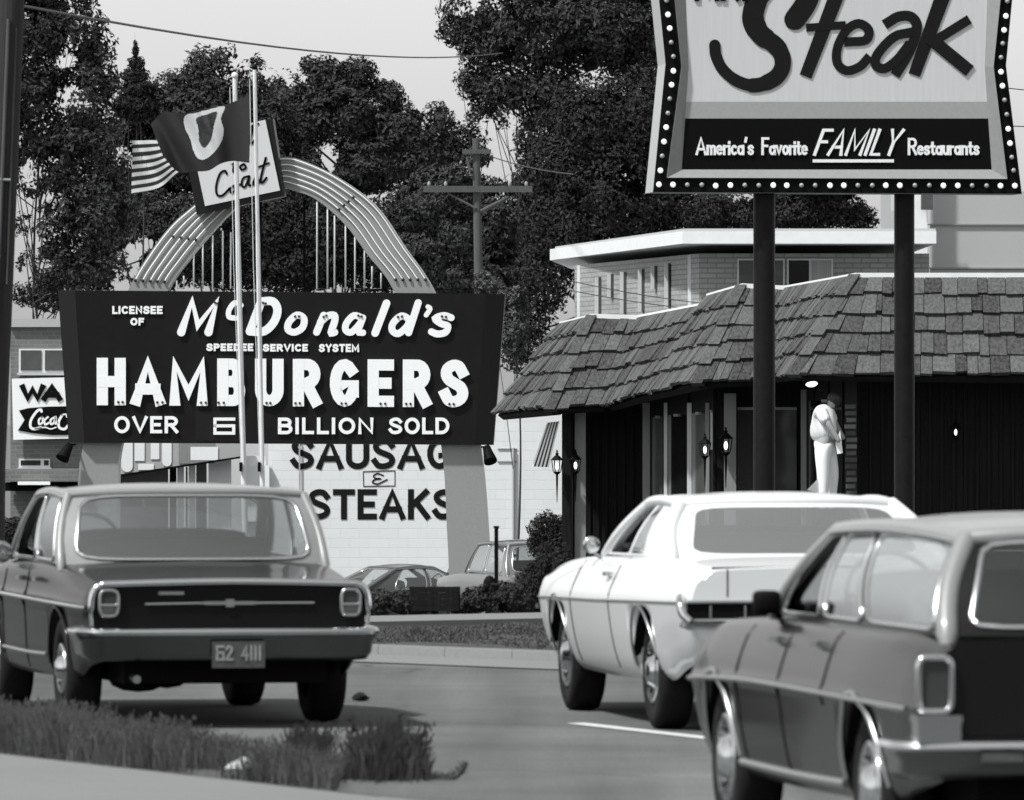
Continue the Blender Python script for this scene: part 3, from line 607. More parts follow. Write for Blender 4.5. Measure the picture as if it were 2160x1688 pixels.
for i in range(n): j = (i + 1) % n; m.quad(i1[i], i1[j], f0[j], f0[i], 0)
m.build("inner_trim", M['trim'], ks)
def lx(pA, pB, y): return pA[0] + (pB[0] - pA[0]) * (y - pA[1]) / (pB[1] - pA[1])
yb1, yb2 = 565 / 2.634, 658 / 2.634
Lf = lambda y: lx(FAC[1], FAC[2], y); Rf = lambda y: lx(FAC[4], FAC[3], y)
ff = lambda x, y, o=0: fk(x, y, -.05 + o)
m = MB(); m.add([ff(*p) for p in (FAC[0], FAC[1], (Lf(yb1), yb1), (Rf(yb1), yb1), FAC[4], FAC[5], FAC[6], FAC[7])], [tuple(range(8))]); m.build("face", M['facel'], ks)
m = MB(); m.quad(ff(Lf(yb1), yb1), ff(Rf(yb1), yb1), ff(Rf(yb2), yb2), ff(Lf(yb2), yb2)); m.build("grey_band", M['faceg'], ks)
m = MB(); m.quad(ff(Lf(yb2), yb2), ff(Rf(yb2), yb2), ff(*FAC[3]), ff(*FAC[2])); m.build("slogan_band", M['black'], ks)
m = MB()
def ss(p, w, cap='s', l=0): stroke(m, ff, c5(p), [x / 2.634 for x in w] if isinstance(w, list) else w / 2.634, .012 + .003 * l, cap)
ss(sm([(890, 108), (955, 10), (975, -90), (900, -170), (800, -150), (715, -50), (672, 20), (658, 110), (700, 190), (780, 250), (818, 310), (818, 380), (770, 440), (670, 474), (570, 450), (490, 385), (452, 310), (445, 250)], 5),
   [118, 118, 116, 110, 100, 110, 118, 120, 112, 100, 92, 90, 90, 80, 66, 62, 62, 62], 'r')
ss([(1128, -40), (962, 392)], [85, 68]); ss([(975, 152), (1150, 140)], 44, 's', 1)
ss(sm([(1190, 232), (1285, 222), (1300, 165), (1245, 130), (1180, 165), (1128, 260), (1126, 350), (1180, 392), (1250, 370), (1290, 330)], 4), 50)
ss(sm([(1412, 122), (1465, 92), (1530, 90), (1566, 130), (1560, 200), (1520, 300), (1462, 395)], 4), 56); ss(sm([(1530, 180), (1440, 205), (1350, 300), (1340, 360), (1390, 380), (1460, 330), (1515, 260)], 4), 52, 's', 1)
ss([(1716, -30), (1565, 385)], [86, 66]); ss([(1838, 120), (1670, 225)], 52, 's', 1); ss([(1665, 232), (1835, 372)], 70, 's', 2)
m.build("script_lettering", M['steak'], ks)
m = MB(); text(m, ff, "MR.", 1466, 1578, -62, 2, 10, lift=.02); m.build("small_lettering", M['black'], ks)
for wd, a, b_, c in (("America's", 338, 662, 761), ("Favorite", 704, 962, 763), ("Restaurants", 1518, 1916, 766)):
    m = MB(); text(m, ff, wd, 1340 + a / 2.634, 1340 + b_ / 2.634, c / 2.634, 862 / 2.634, 5, .2, lift=.015); m.build("slogan_lettering", M['letter'], ks)
m = MB(); text(m, ff, "FAMILY", *[1340 + x / 2.634 for x in (992, 1452)], 715 / 2.634, 866 / 2.634, 6.3, .3, slant=.37, lift=.015)
ss([(998, 894), (1432, 894)], 17); m.build("slanted_lettering", M['letter'], ks)
bt = [(130, 1026), (208, 1027), (288, 1028), (368, 1028), (445, 1033), (527, 1030), (607, 1030), (685, 1031), (765, 1030), (840, 1031), (922, 1031), (998, 1031), (1080, 1031), (1157, 1031), (1235, 1031), (1315, 1031), (1390, 1031), (1468, 1031), (1552, 1031), (1632, 1031), (1710, 1032), (1790, 1032), (1870, 1032), (1950, 1033), (2027, 1033), (2107, 1033)]
lft = [(172, 5), (180, 82), (190, 158), (198, 237), (210, 315), (210, 395), (200, 472), (190, 550), (180, 630), (170, 708), (158, 788), (148, 868), (138, 948)]
rgt = [(2065, 8), (2057, 90), (2047, 168), (2040, 243), (2030, 320), (2030, 400), (2038, 478), (2050, 557), (2062, 637), (2070, 717), (2080, 797), (2090, 875), (2100, 948)]
lit = {0: [0, 1, 4, 5, 8, 9, 12, 13, 16, 17, 20, 21, 24, 25], 1: [1, 2, 5, 6, 9, 10 , 12], 2: [1, 2, 5, 6, 9, 10]}
for si, L in enumerate((bt, lft, rgt)):
    for bi, p in enumerate(L):
        q = c5([p])[0]; b = MB(); b.ball(fk(q[0], q[1], .025), .03 if bi in lit[si] else .026, 0, 10, 6); b.build("bulb", M['bulb'] if bi in lit[si] else M['bulbdim'], ks)
for (xa, xb) in ((1589, 1635), (1886, 1929)):
    D_ = fk((xa + xb) / 2, 500).y + .3; c = PZ((xa + xb) / 2, 0, D_); hw = (xb - xa) / 2 * D_ / FPX; b = MB()
    zt = P(0, 200, D_).z; b.tube([(c.x, D_, hz(DK) - .2), (c.x, D_, zt)], hw, 20); b.build("post", M['steel'], ks)
# ---------------------------------------------------------------- mansard-roofed restaurant
rt = thing("restaurant", "low dark-boarded restaurant with a stepped shingle mansard roof and pale roof edge", "restaurant", PZ(1700, hz(104), 104))
Q = lambda px, py, D: P(px, py, D)
T0, T1, T2, T3, T3b, T4, T5, T6, T7 = Q(1180, 683, 116.5), Q(1250, 666, 113.5), Q(1345, 669, 113.5), Q(1480, 643, 111), Q(1490, 624, 110.8), Q(1566, 602, 109), Q(1655, 607, 109), Q(1805, 580, 104.6), Q(2420, 580, 104.6)
B0, B1, B2, Bm, B4, B5, B6, B7 = Q(1045, 873, 116), Q(1165, 862, 112.6), Q(1275, 856, 112.6), Q(1375, 829, 110.2), Q(1475, 807, 108.1), Q(1590, 801, 108.1), Q(1680, 789, 103.7), Q(2440, 797, 103.7)
rr = random.Random(21); sh = MB(); un = MB()
def facet(TLp, TRp, BRp, BLp, n=5, wid=.17):
    nrm = (TRp - TLp).cross(BLp - TLp).normalized()
    if nrm.y > 0: nrm = -nrm
    un.hexa([p - nrm * .04 for p in (TLp, TRp, BRp, BLp)], [p - nrm * .14 for p in (TLp, TRp, BRp, BLp)])
    def S(u, v): return TLp.lerp(TRp, u).lerp(BLp.lerp(BRp, u), v)
    for c in range(n):
        v0, v1 = c / n - (.08 if c else 0), (c + 1) / n; Lw = (S(1, v1) - S(0, v1)).length; u = 0
        while u < .999:
            du = wid * rr.uniform(.55, 1.5) / Lw; u2 = min(1, u + du)
            if 1 - u2 < .3 * wid / Lw: u2 = 1
            jt = rr.uniform(-.012, .02) + .012 * math.sin(u * Lw * 1.7 + c * 2); e = .004 / Lw; th = rr.uniform(.045, .085); vv = v1 + jt
            a, b = S(u + e, v0), S(u2 - e, v0); d, c_ = S(u + e, vv), S(u2 - e, vv + rr.uniform(-.008, .008))
            t0 = nrm * (.006 + c * .0012); t1 = nrm * th
            sh.add([a + t0, b + t0, c_ + t1, d + t1, d + t1 * .25, c_ + t1 * .25], [(0, 1, 2, 3), (3, 2, 5, 4), (0, 3, 4), (1, 5, 2), (0, 4, 5, 1)])
            u = u2
facet(T0, T1, B1, B0); facet(T1, T2, B2, B1); facet(T2, T3, Bm, B2); facet(T3b, T4, B4, Bm); facet(T4, T5, B5, B4); facet(T5, T6, B6, B5); T6m, B6m = Q(1862, 580, 104.6), Q(1856, 791, 103.7); facet(T6, T6m, B6m, B6, 5, .2); facet(T6m, T7, B7, B6m, 5, .2)
rf = un.build("roof", M['wood'], rt); sh.build("shingles", M['shake'], rf)
# hip boards where the facets turn
for a, b in ((T1, B1), (T4, B4), (T6, B6)):
    hb = MB()
    for c in range(5):
        p, q = a.lerp(b, c / 5), a.lerp(b, (c + 1) / 5 + .02); w = Vector((.075, 0, 0)); o = Vector((-.02, -.05, .01))
        hb.hexa([p - w * .9 + o, p + w * .9 + o, q + w + o * 1.8, q - w + o * 1.8], [x - Vector((0, -.03, .02)) + o * -.2 for x in (p - w, p + w, q + w, q - w)])
    hb.build("hip_shingles", M['shake'], rf)
fm = MB()
def edge(a, b, h=.075, d=.12):
    dn = Vector((0, 0, -h)); bk_ = Vector((0, d, 0)); ft = Vector((0, -.04, 0)); up = Vector((0, 0, .025))
    fm.hexa([a + ft + up, b + ft + up, b + ft + dn, a + ft + dn], [a + bk_ + up, b + bk_ + up, b + bk_ + dn, a + bk_ + dn])
for a, b in ((T0, T1), (T1, T2), (T2, T3), (T3b, T4), (T4, T5), (T5, T6), (T6, T7)): edge(a, b)
fm.build("roof_edge", M['fascia'], rf)
# flat roof decks and soffits behind the mansard
dk = MB()
def back(p, D=126): return Vector((p.x + .5, D, p.z - .02))
for a, b in ((T0, T1), (T1, T2), (T2, T3), (T3b, T4), (T4, T5), (T5, T6), (T6, T7)):
    a2, b2 = a - Vector((0, 0, .03)), b - Vector((0, 0, .03)); dk.quad(a2, b2, back(b2), back(a2))
dk.build("roof_deck", M['lot'], rf)
# walls, set back under the eaves
def ws(px, D): return ((px - HX) * D / FPX, D)
W_ = [ws(1186, 120), ws(1188, 113.7), ws(1352, 113.7), ws(1508, 109.2), ws(1690, 109.2), ws(1812, 104.75), ws(2460, 104.75), (9, 126), ws(1186, 126)]
zt = [2.0, 2.0, 2.1, 2.25, 2.3, 2.4, 2.4, 2.4, 2.0]
wm = MB(); zb = -1.2; n = len(W_)
for i in range(n):
    j = (i + 1) % n; a, b = W_[i], W_[j]
    wm.quad((*a, zb), (*b, zb), (*b, zt[j]), (*a, zt[i]))
wm.build("wall", M['wood'], rt)
bt_ = MB()                                                       # battens on the boarded walls
for (i, j, nb) in ((1, 2, 9), (5, 6, 26), (2, 3, 3), (4, 5, 4)):
    a, b = Vector((*W_[i], 0)), Vector((*W_[j], 0)); d = (b - a).normalized(); nn = Vector((d.y, -d.x, 0))
    for k in range(nb + 1):
        p = a.lerp(b, k / nb) + nn * .012; top = zt[i] + (zt[j] - zt[i]) * k / nb; bt_.box((p.x, p.y, (zb + top) / 2), (.035, .03, top - zb), math.atan2(d.y, d.x))
bt_.build("battens", M['wood'], rt)
sf = MB()
for (a, b, i, j) in ((B0, B1, 0, 1), (B1, B2, 1, 2), (B2, B4, 2, 3), (B4, B5, 3, 4), (B5, B6, 4, 5), (B6, B7, 5, 6)):
    sf.quad(a + Vector((0, .02, .02)), b + Vector((0, .02, .02)), Vector((*W_[j], zt[j] - .05)), Vector((*W_[i], zt[i] - .05)))
sf.build("soffit", M['wood'], rt)
pm_ = MB(); pm_.add([(*ws(1672, 107.8), .1), (*ws(1800, 103.4), .1), (*ws(2400, 103.4), .1), (9, 104.7, .1), (*ws(1812, 104.7), .1), (*ws(1690, 109.1), .1)], [(0, 1, 4, 5), (1, 2, 3, 4)])
pm_.build("porch_slab", M['concrete'], rt)
def upright(px, wpx, D, y0, m, name="mullion", zlo=-.6, dep=.1):
    b = MB(); c = P(px, y0, D); w = wpx * D / FPX; b.box((c.x, D, (c.z + zlo) / 2), (w, dep, c.z - zlo)); b.build(name, m, rt)
def walk(i, j, px):   # depth of a wall segment at a picture column
    (x0, d0), (x1, d1) = W_[i], W_[j]; s_ = (px - HX) / FPX
    t_ = (s_ * d0 - x0) / ((x1 - x0) - s_ * (d1 - d0)); return d0 + (d1 - d0) * t_
upright(1196, 17, 113.2, 866, M['wood'], "corner_post"); upright(1224, 23, 113.3, 866, M['frame'], "corner_post")
for px, w, m in ((1365, 19, 'frame'), (1404, 7, 'framew'), (1454, 9, 'framew'), (1492, 8, 'frame')): upright(px, w, walk(2, 3, px) - .12, 850, M[m])
upright(1540, 25, 109.05, 830, M['frame']); upright(1697, 15, walk(4, 5, 1697) - .1, 822, M['frame'], "door_jamb")
def pane(pxa, pxb, i, j, yt, zlo, m):
    b = MB(); a, c = walk(i, j, pxa), walk(i, j, pxb); o = Vector((0, -.045, 0))
    b.quad(P(pxa, yt, a) + o, P(pxb, yt, c) + o, PZ(pxb, zlo, c) + o, PZ(pxa, zlo, a) + o)
    w = b.build("window", M[m], rt); r_ = MB(); r_.box((P((pxa + pxb) / 2, yt, (a + c) / 2) + o * 1.6), ((pxb - pxa) * a / FPX, .05, .035), math.atan2(c - a, (pxb - pxa) * a / FPX)); r_.build("window_head", M['frame'], w)
pane(1376, 1400, 2, 3, 880, -.5, 'panem'); pane(1408, 1449, 2, 3, 876, -.5, 'pane'); pane(1459, 1488, 2, 3, 872, -.5, 'panem'); pane(1498, 1506, 2, 3, 868, 1.3, 'curtain')
pane(1555, 1680, 3, 4, 862, -.5, 'pane'); pane(1706, 1780, 4, 5, 846, -.2, 'pane')
st_ = MB()                                                       # stone strip beside the door
q = random.Random(3)
for k in range(14):
    y = 858 + k * 14; D_ = 104.62; st_.box(P(1795 + q.uniform(-2, 2), y, D_), (.11 + q.uniform(0, .03), .1, .05))
st_.build("stone_trim", [mat("stone", .1, .8, 6, .35, island=.8)], rt)
# lanterns
def lantern(px, py, D, lab, sc=1.0):
    c = P(px, py, D); o = thing("carriage_lantern", lab, "lantern", c, "carriage lanterns on the restaurant"); k = .0062 * sc
    b = MB(); e = lambda z: c + Vector((0, 0, z * k))
    b.lathe(e(12), (0, 0, 1), [(13 * k, 0), (14 * k, 1 * k), (6 * k, 9 * k), (3 * k, 11 * k), (4 * k, 14 * k), (1.5 * k, 17 * k), (2.4 * k, 20 * k), (0, 23 * k)], 6, 0, False)
    b.lathe(e(-14), (0, 0, 1), [(0, -6 * k), (4 * k, -4 * k), (8 * k, 0), (8.5 * k, 2 * k), (0, 2 * k)], 6, 0, False)
    for a in range(6):
        t_ = a * math.pi / 3; x, y = math.cos(t_), math.sin(t_); b.tube([e(-12) + Vector((x * 8 * k, y * 8 * k, 0)), e(12) + Vector((x * 11.5 * k, y * 11.5 * k, 0))], 1.0 * k, 4)
    b.build("lantern_frame", M['black'], o)
    w = MB(); w.ball(c, (3.6 * k, 3.6 * k, 8 * k), 0, 8, 6); w.build("bulb", M['lampglass'], o)
    s_ = MB(); s_.tube([e(-18), e(-40), e(-78)], [3 * k, 2.4 * k, .8 * k], 6); s_.tube([e(-30), e(-30) + Vector((0, .16, 0))], 2 * k, 6); s_.build("bracket", M['black'], o)
lantern(1175, 983, 113.0, "carriage lantern at the corner post against the white wall")
lantern(1214, 982, 113.0, "carriage lantern on the pale board of the corner post")
lantern(1487, 949, 109.0, "carriage lantern left of the wide grey mullion, beside the windows")
lantern(1531, 940, 108.8, "carriage lantern mounted on the wide grey mullion", 1.12)
lantern(2016, 912, 104.5, "carriage lantern alone on the dark boarded wall right of both sign posts", .8)
b = MB(); c = P(1712, 809, 105.0); b.lathe(c, (.1, -.32, -.9), [(0, 0), (.07, 0), (.075, .012), (.05, .03), (0, .03)], 18); ob = b.build("soffit_light", M['lampglass'], None, c); tag(ob, "round white ceiling light glowing under the eaves by the door", "light")
# striped awning hanging at the restaurant's left end
aw = MB(); a_, b_, c_, d_ = P(1154, 892, 116), P(1180, 889, 114.5), P(1158, 986, 115), P(1122, 984, 117)
for k in range(9):
    u0, u1 = k / 9, (k + 1) / 9; ba = [a_.lerp(b_, u0), a_.lerp(b_, u1), d_.lerp(c_, u1), d_.lerp(c_, u0)]
    aw.hexa(ba, [p + Vector((0, .03, .0)) for p in ba], k % 2)
ob = aw.build("awning", [M['letter'], M['black']], None, a_); tag(ob, "dark and white striped awning hanging left of the restaurant's corner post", "awning")

# ---------------------------------------------------------------- person at the restaurant door
pr = thing("person", "person in a light striped shirt and white trousers bending over by the restaurant door", "person", PZ(1738, .12, 103.9))
def skinned(name, verts, edges, radii, m, sub=2, root=0):
    me = bpy.data.meshes.new(name); o0 = ORG[pr.name]; me.from_pydata([tuple(Vector(v) - o0) for v in verts], edges, []); me.materials.append(m)
    ob = bpy.data.objects.new(name, me); COL.objects.link(ob); ob.parent = pr
    md = ob.modifiers.new("skin", 'SKIN'); md.use_smooth_shade = True; md.use_x_symmetry = False
    sv = me.skin_vertices[0].data
    for i, r_ in enumerate(radii): sv[i].radius = r_ if isinstance(r_, tuple) else (r_, r_)
    sv[root].use_root = True; s_ = ob.modifiers.new("sub", 'SUBSURF'); s_.levels = sub; s_.render_levels = sub
    dg = bpy.context.evaluated_depsgraph_get(); nm_ = bpy.data.meshes.new_from_object(ob.evaluated_get(dg)); ob.modifiers.clear(); ob.data = nm_
    return ob
DP = 103.9; B = lambda px, py, dy=0: P(px, py, DP + dy)
# body: skin (one surface) with hands
body_v = [B(1741, 935), B(1742, 905), B(1741, 872), B(1751, 858, -.02), B(1759, 848, -.02), B(1764, 836, -.02),
          B(1734, 866, -.14), B(1748, 896, -.2), B(1766, 925, -.2), B(1772, 934, -.19),
          B(1748, 866, .14), B(1762, 895, .2), B(1776, 920, .18), B(1780, 928, .17),
          B(1734, 940, -.1), B(1738, 1000, -.1), B(1735, 1070, -.1), B(1740, 1078, -.16),
          B(1748, 940, .1), B(1760, 1000, .1), B(1752, 1070, .14), B(1760, 1078, .1)]
body_e = [(0, 1), (1, 2), (2, 3), (3, 4), (4, 5), (2, 6), (6, 7), (7, 8), (8, 9), (2, 10), (10, 11), (11, 12), (12, 13), (0, 14), (14, 15), (15, 16), (16, 17), (0, 18), (18, 19), (19, 20), (20, 21)]
body_r = [.12, .11, .12, .05, .08, .085, .05, .042, .032, .036, .05, .042, .032, .036, .08, .055, .04, .035, .08, .055, .04, .035]
skinned("body", body_v, body_e, body_r, M['skin'])
hv = MB(); c = B(1761, 843, .0); hv.ball(c, (.093, .1, .105), 0, 14, 10); hv.build("hair", M['hair'], pr)
skinned("shirt", [B(1739, 937), B(1735, 902), B(1739, 873), B(1749, 859), B(1731, 868, -.13), B(1744, 893, -.2), B(1746, 866, .13), B(1760, 892, .2)],
        [(0, 1), (1, 2), (2, 3), (2, 4), (4, 5), (2, 6), (6, 7)], [(.155, .175), (.17, .185), (.15, .17), .075, .085, .065, .085, .065], M['shirt'])
skinned("trousers", [B(1742, 926), B(1741, 940), B(1734, 952, -.1), B(1737, 1000, -.1), B(1735, 1064, -.1), B(1748, 952, .1), B(1757, 1000, .1), B(1752, 1064, .14)],
        [(0, 1), (1, 2), (2, 3), (3, 4), (1, 5), (5, 6), (6, 7)], [.15, .155, .105, .085, .065, .105, .08, .065], M['cloth'], root=1)
ap = MB()                                                        # apron tails blowing out at knee height
a = [B(1731, 1004, -.12), B(1716, 1020, -.2), B(1702, 1034, -.24), B(1712, 1036, -.2), B(1732, 1040, -.12)]
ap.prism(a, [p + Vector((0, .012, 0)) for p in a]); a = [B(1772, 908, -.1), B(1778, 956, -.12), B(1766, 958, -.12), B(1762, 935, -.12)]
ap.prism(a, [p + Vector((0, .012, 0)) for p in a]); ap.build("apron", M['cloth'], pr)
bt2 = MB()
for sgn in (-.2, -.19): pass
for (px, dy) in ((1738, -.14), (1756, .1)): bt2.ball(B(px, 1080, dy), (.06, .13, .045), 0, 10, 6)
bt2.build("shoes", M['black'], pr)

# ---------------------------------------------------------------- buildings behind
def wallbox(o, name, pts, z0, z1, m):      # closed prism from plan points
    b = MB(); b.prism([Vector((*p, z1)) for p in pts], [Vector((*p, z0)) for p in pts]); return b.build(name, m, o)
ab = thing("apartment_building", "light brick two-storey building with a flat roof and deep white eaves", "building", PZ(1475, -2.3, 150))
A0, A1, A2 = ws(1212, 163), ws(1475, 150), ws(1960, 150)
ztop = 1.9 + 315 * 150 / FPX
wallbox(ab, "wall", [A0, A1, A2, (A2[0], 175), (A0[0] + .5, 175)], -2.4, ztop, M['brickl'])
F0, F1, F2 = ws(1160, 166), ws(1440, 148.6), ws(1975, 148.6)
zf1, zf0 = 1.9 + (850 - 488) * 148.6 / FPX, 1.9 + (850 - 514) * 148.6 / FPX
wallbox(ab, "roof", [F0, F1, F2, (F2[0], 177), (F0[0] + .5, 177)], zf0, zf1, M['fascia'])
wallbox(ab, "roof_covering", [(F0[0] + .1, F0[1]), (F1[0] + .02, F1[1] + .15), (F2[0], F2[1] + .15), (F2[0], 176), (F0[0] + .6, 176)], zf1, zf1 + .05, M['stucco'])
def onw(p, q, px):
    s_ = (px - HX) / FPX; t_ = (s_ * p[1] - p[0]) / ((q[0] - p[0]) - s_ * (q[1] - p[1])); return p[1] + (q[1] - p[1]) * t_
for (px, yt, yb) in ((1266, 585, 664), (1292, 578, 628), (1319, 574, 662), (1357, 568, 658), (1384, 561, 610), (1413, 556, 650)):
    D_ = onw(A0, A1, px); c0, c1 = P(px, yt, D_), P(px, yb, D_); w = 15 * D_ / FPX; fr_ = MB(); rz = math.atan2(A1[1] - A0[1], A1[0] - A0[0])
    fr_.box(((c0.x), D_ - .04, (c0.z + c1.z) / 2), (w * 1.5, .1, c0.z - c1.z), rz); ob = fr_.build("window", M['panem'], ab)
    p_ = MB(); p_.box((c0.x + .03, D_ - .1, (c0.z + c1.z) / 2), (w * .5, .1, (c0.z - c1.z) * .96), rz); p_.build("pane", M['pane'], ob)
    s2 = MB(); s2.box((c0.x - .05, D_ - .13, (c0.z + c1.z) / 2), (w * .16, .1, (c0.z - c1.z)), rz); s2.build("frame", M['framew'], ob)
for (xa, xb, m) in ((1555, 1655, 'panem'), (1660, 1757, 'pane')):
    D_ = 150; a, c = P(xa, 546, D_), P(xb, 604, D_); b = MB(); b.bbox((a.x, D_ - .05, c.z), (c.x, D_ + .05, a.z)); ob = b.build("window", M['framew'], ab)
    b = MB(); mid = (a.x + c.x) / 2
    b.bbox((a.x + .03, D_ - .07, c.z + .02), (mid - .02, D_ - .04, a.z - .03), 0); b.bbox((mid + .02, D_ - .07, c.z + .02), (c.x - .03, D_ - .04, a.z - .03), 1); b.build("pane", [M['pane'] if m == 'pane' else M['panem'], M['curtain'] if m == 'pane' else M['panem']], ob)
for px in (1455, 1221):
    D_ = onw(A0, A1, px); c = P(px, 560, D_); b = MB(); b.box((c.x, D_ - .06, (ztop - 2.4) / 2), (.07, .1, ztop + 2.4 - .02)); b.build("downpipe", M['fascia'], ab)
gb = thing("office_building", "big plain grey stucco building at the right behind the restaurant", "building", PZ(2080, -2.3, 172))
G0, G1 = ws(1962, 172), ws(2500, 172); ztg = (1.9 + 446 * 172 / FPX) / .62
wallbox(gb, "wall", [G0, G1, (G1[0], 190), (G0[0], 190)], -2.4, ztg * .62, M['stucco'])
b = MB()
for y in (474, 566): c = P(2100, y, 172); b.box((c.x + .8, 171.98, c.z), (4.4, .06, .03))
b.build("wall_seam", M['trim'], gb)
b = MB(); c = P(1942, 500, 171.6); b.box((c.x, 171.6, c.z - 1), (.26, .2, 7)); b.build("corner_duct", M['fascia'], gb)
b = MB(); c = P(1955, 425, 171.3); b.box(c, (.24, .2, .34)); c2 = P(1950, 512, 171.3); b.box(c2, (.05, .16, .1)); b.build("duct_bracket", M['panem'], gb)
ch = MB(); c = P(1868, 480, 168); ch.bbox((c.x - .1, 167.9, -2.3), (c.x + .1, 168.1, c.z + 1.2)); ch.box((c.x, 168, c.z + 1.2), (.26, .26, .08)); tag(ch.build("chimney_flue", M['stucco'], None, (c.x, 168, -2.3)), "thin grey vertical flue standing behind the light brick building", "flue")

bb = thing("brick_building", "brown brick shop with a flat pale coping behind the left utility pole", "building", PZ(60, -2.3, 168))
K0, K1 = ws(-140, 168), ws(262, 168); zk = 1.9 + (850 - 690) * 168 / FPX
wallbox(bb, "wall", [ws(22, 168), ws(176, 168), ws(176, 173), ws(22, 173)], -2.4, zk, M['brickd'])
wallbox(bb, "coping", [ws(20, 167.9), ws(177, 167.9), ws(178, 173.1), ws(20, 173.1)], zk, zk + .16, M['stucco'])
def win(o, xa, xb, yt, yb, D_, mid=None, m='panem'):
    a, c = P(xa, yt, D_), P(xb, yb, D_); b = MB(); b.bbox((a.x, D_ - .06, c.z), (c.x, D_ + .04, a.z)); w = b.build("window", M['framew'], o)
    b = MB(); b.bbox((a.x + .04, D_ - .08, c.z + .05), ((P(mid, 0, D_).x if mid else c.x) - .04, D_ - .05, a.z - .03)); 
    if mid: b.bbox((P(mid, 0, D_).x + .03, D_ - .08, c.z + .05), (c.x - .03, D_ - .05, a.z - .03))
    b.build("pane", M[m], w)
    b = MB(); b.box(((a.x + c.x) / 2, D_ - .1, c.z - .02), (c.x - a.x + .06, .14, .05)); b.build("sill", M['stucco'], w)
win(bb, 40, 150, 736, 787, 168, 92); win(bb, 40, 106, 968, 987, 168, 90, 'pane')
b = MB(); a, c = P(10, 990, 166.5), P(165, 1016, 166.5); b.bbox((a.x, 166.4, c.z), (c.x, 168, a.z)); cb = b.build("canopy", M['brickd'], bb)
b = MB(); a, c = P(38, 1016, 166.3), P(106, 1023, 166.3); b.bbox((a.x, 166.2, c.z), (c.x, 166.36, a.z)); b.build("canopy_lamp", M['white'], cb)
b = MB(); a, c = P(8, 1017, 166.9), P(165, 1036, 166.9); b.bbox((a.x, 166.9, c.z), (c.x, 167.9, a.z - .01)); b.build("painted_shade", M['black'], cb)  # black block painted in as the shade under the canopy
# painted board sign on the brick wall
ws_ = thing("shop_sign", "white board sign reading WA with a dark fishtail soft-drink banner", "sign", P(90, 928, 167.8))
fw = Plane((0, 167.7, 0)); b = MB(); a = [(25, 799), (190, 795), (190, 924), (28, 928)]; b.prism([fw(*p, .0) for p in a], [fw(*p, -.16) for p in a]); b.build("board", M['letter'], ws_)
b = MB(); text(b, lambda x, y, o=0: fw(x, y, o), "WA", 42, 131, 811, 846, 12, .12, lift=.02); b.build("lettering", M['black'], ws_)
b = MB(); a = [(40, 866), (60, 861), (100, 858), (190, 856), (190, 917), (110, 918), (70, 914), (38, 908), (52, 886)]; b.prism([fw(*p, .02) for p in a], [fw(*p, .0) for p in a], capb=False); fb_ = b.build("fishtail_banner", M['black'], ws_)
b = MB(); k7 = lambda pts: [(x / 3.376, 600 + y / 3.376) for x, y in pts]; fz = lambda x, y, o=0: fw(x, y, .021 + o)
def cs_(p, w=4.2): stroke(b, fz, k7(sm(p, 5)), w, .012, 'r')
cs_([(296, 905), (290, 893), (262, 905), (222, 965), (218, 1015), (245, 1030), (290, 1018)], 5.5); cs_([(250, 1030), (320, 1018), (360, 1030), (400, 1018)], 2.6)
cs_([(300, 945), (278, 965), (280, 995), (302, 985), (306, 955), (298, 945)]); cs_([(342, 945), (318, 968), (322, 998), (350, 985)]); cs_([(392, 945), (362, 965), (364, 995), (384, 985), (398, 945), (396, 990), (410, 985)]); cs_([(440, 935), (418, 980), (424, 1020), (460, 1030), (490, 1000)], 5.5); cs_([(440, 930), (470, 925), (476, 945)], 3)
cs_([(520, 950), (500, 970), (502, 995), (524, 985), (528, 955)]); cs_([(560, 915), (545, 990), (560, 990)]); cs_([(610, 945), (584, 965), (586, 995), (604, 985), (616, 945), (614, 990)])
b.build("script_lettering", M['letter'], fb_)

sb = thing("market_building", "white block market building painted with sausage and steaks lettering", "building", PZ(800, -2.3, 176))
D_ = 176.0; X = lambda px, D=D_: (px - HX) * D / FPX
zs = 1.9 + (850 - 885) * D_ / FPX
wallbox(sb, "wall", [(X(566), D_), (X(1260), D_), (X(1260), 186), (X(566), 186)], -2.5, zs + .3, M['block'])
fs_ = Plane((0, D_ - .004, 0)); fl = lambda x, y, o=0: fs_(x, y, o)
b = MB(); text(b, fl, "SAUSAGE", 613, 1000, 924, 990, 12.5, .3, lift=.006); b.build("lettering", M['steak'], sb); b = MB(); text(b, fl, "STEAKS", 649, 960, 1032, 1096, 12.5, .32, lift=.006)
b.build("lettering", M['steak'], sb)
b = MB(); stroke(b, fl, sm([(808, 1003), (796, 999), (788, 1004), (792, 1009), (803, 1010), (790, 1012), (786, 1018), (796, 1021), (808, 1016), (816, 1012)], 4), 3, .006)
stroke(b, fl, [(766, 995), (833, 993), (833, 1025), (767, 1026), (766, 995)], 1.6, .006, 's', True); b.build("ampersand_box", M['steak'], sb)
b = MB(); b.tube([P(632, 930, D_ - .05), P(632, 1105, D_ - .05)], .018, 6); b.tube([P(1083, 945, D_ - .05), P(1083, 1150, D_ - .05)], .03, 6); b.build("conduit", M['stucco'], sb)
b = MB(); 
for y in (947, 974): c = P(1070, y, D_); b.box((c.x, D_ - .01, c.z), (.4, .03, .015))
b.build("wall_seam", M['trim'], sb)
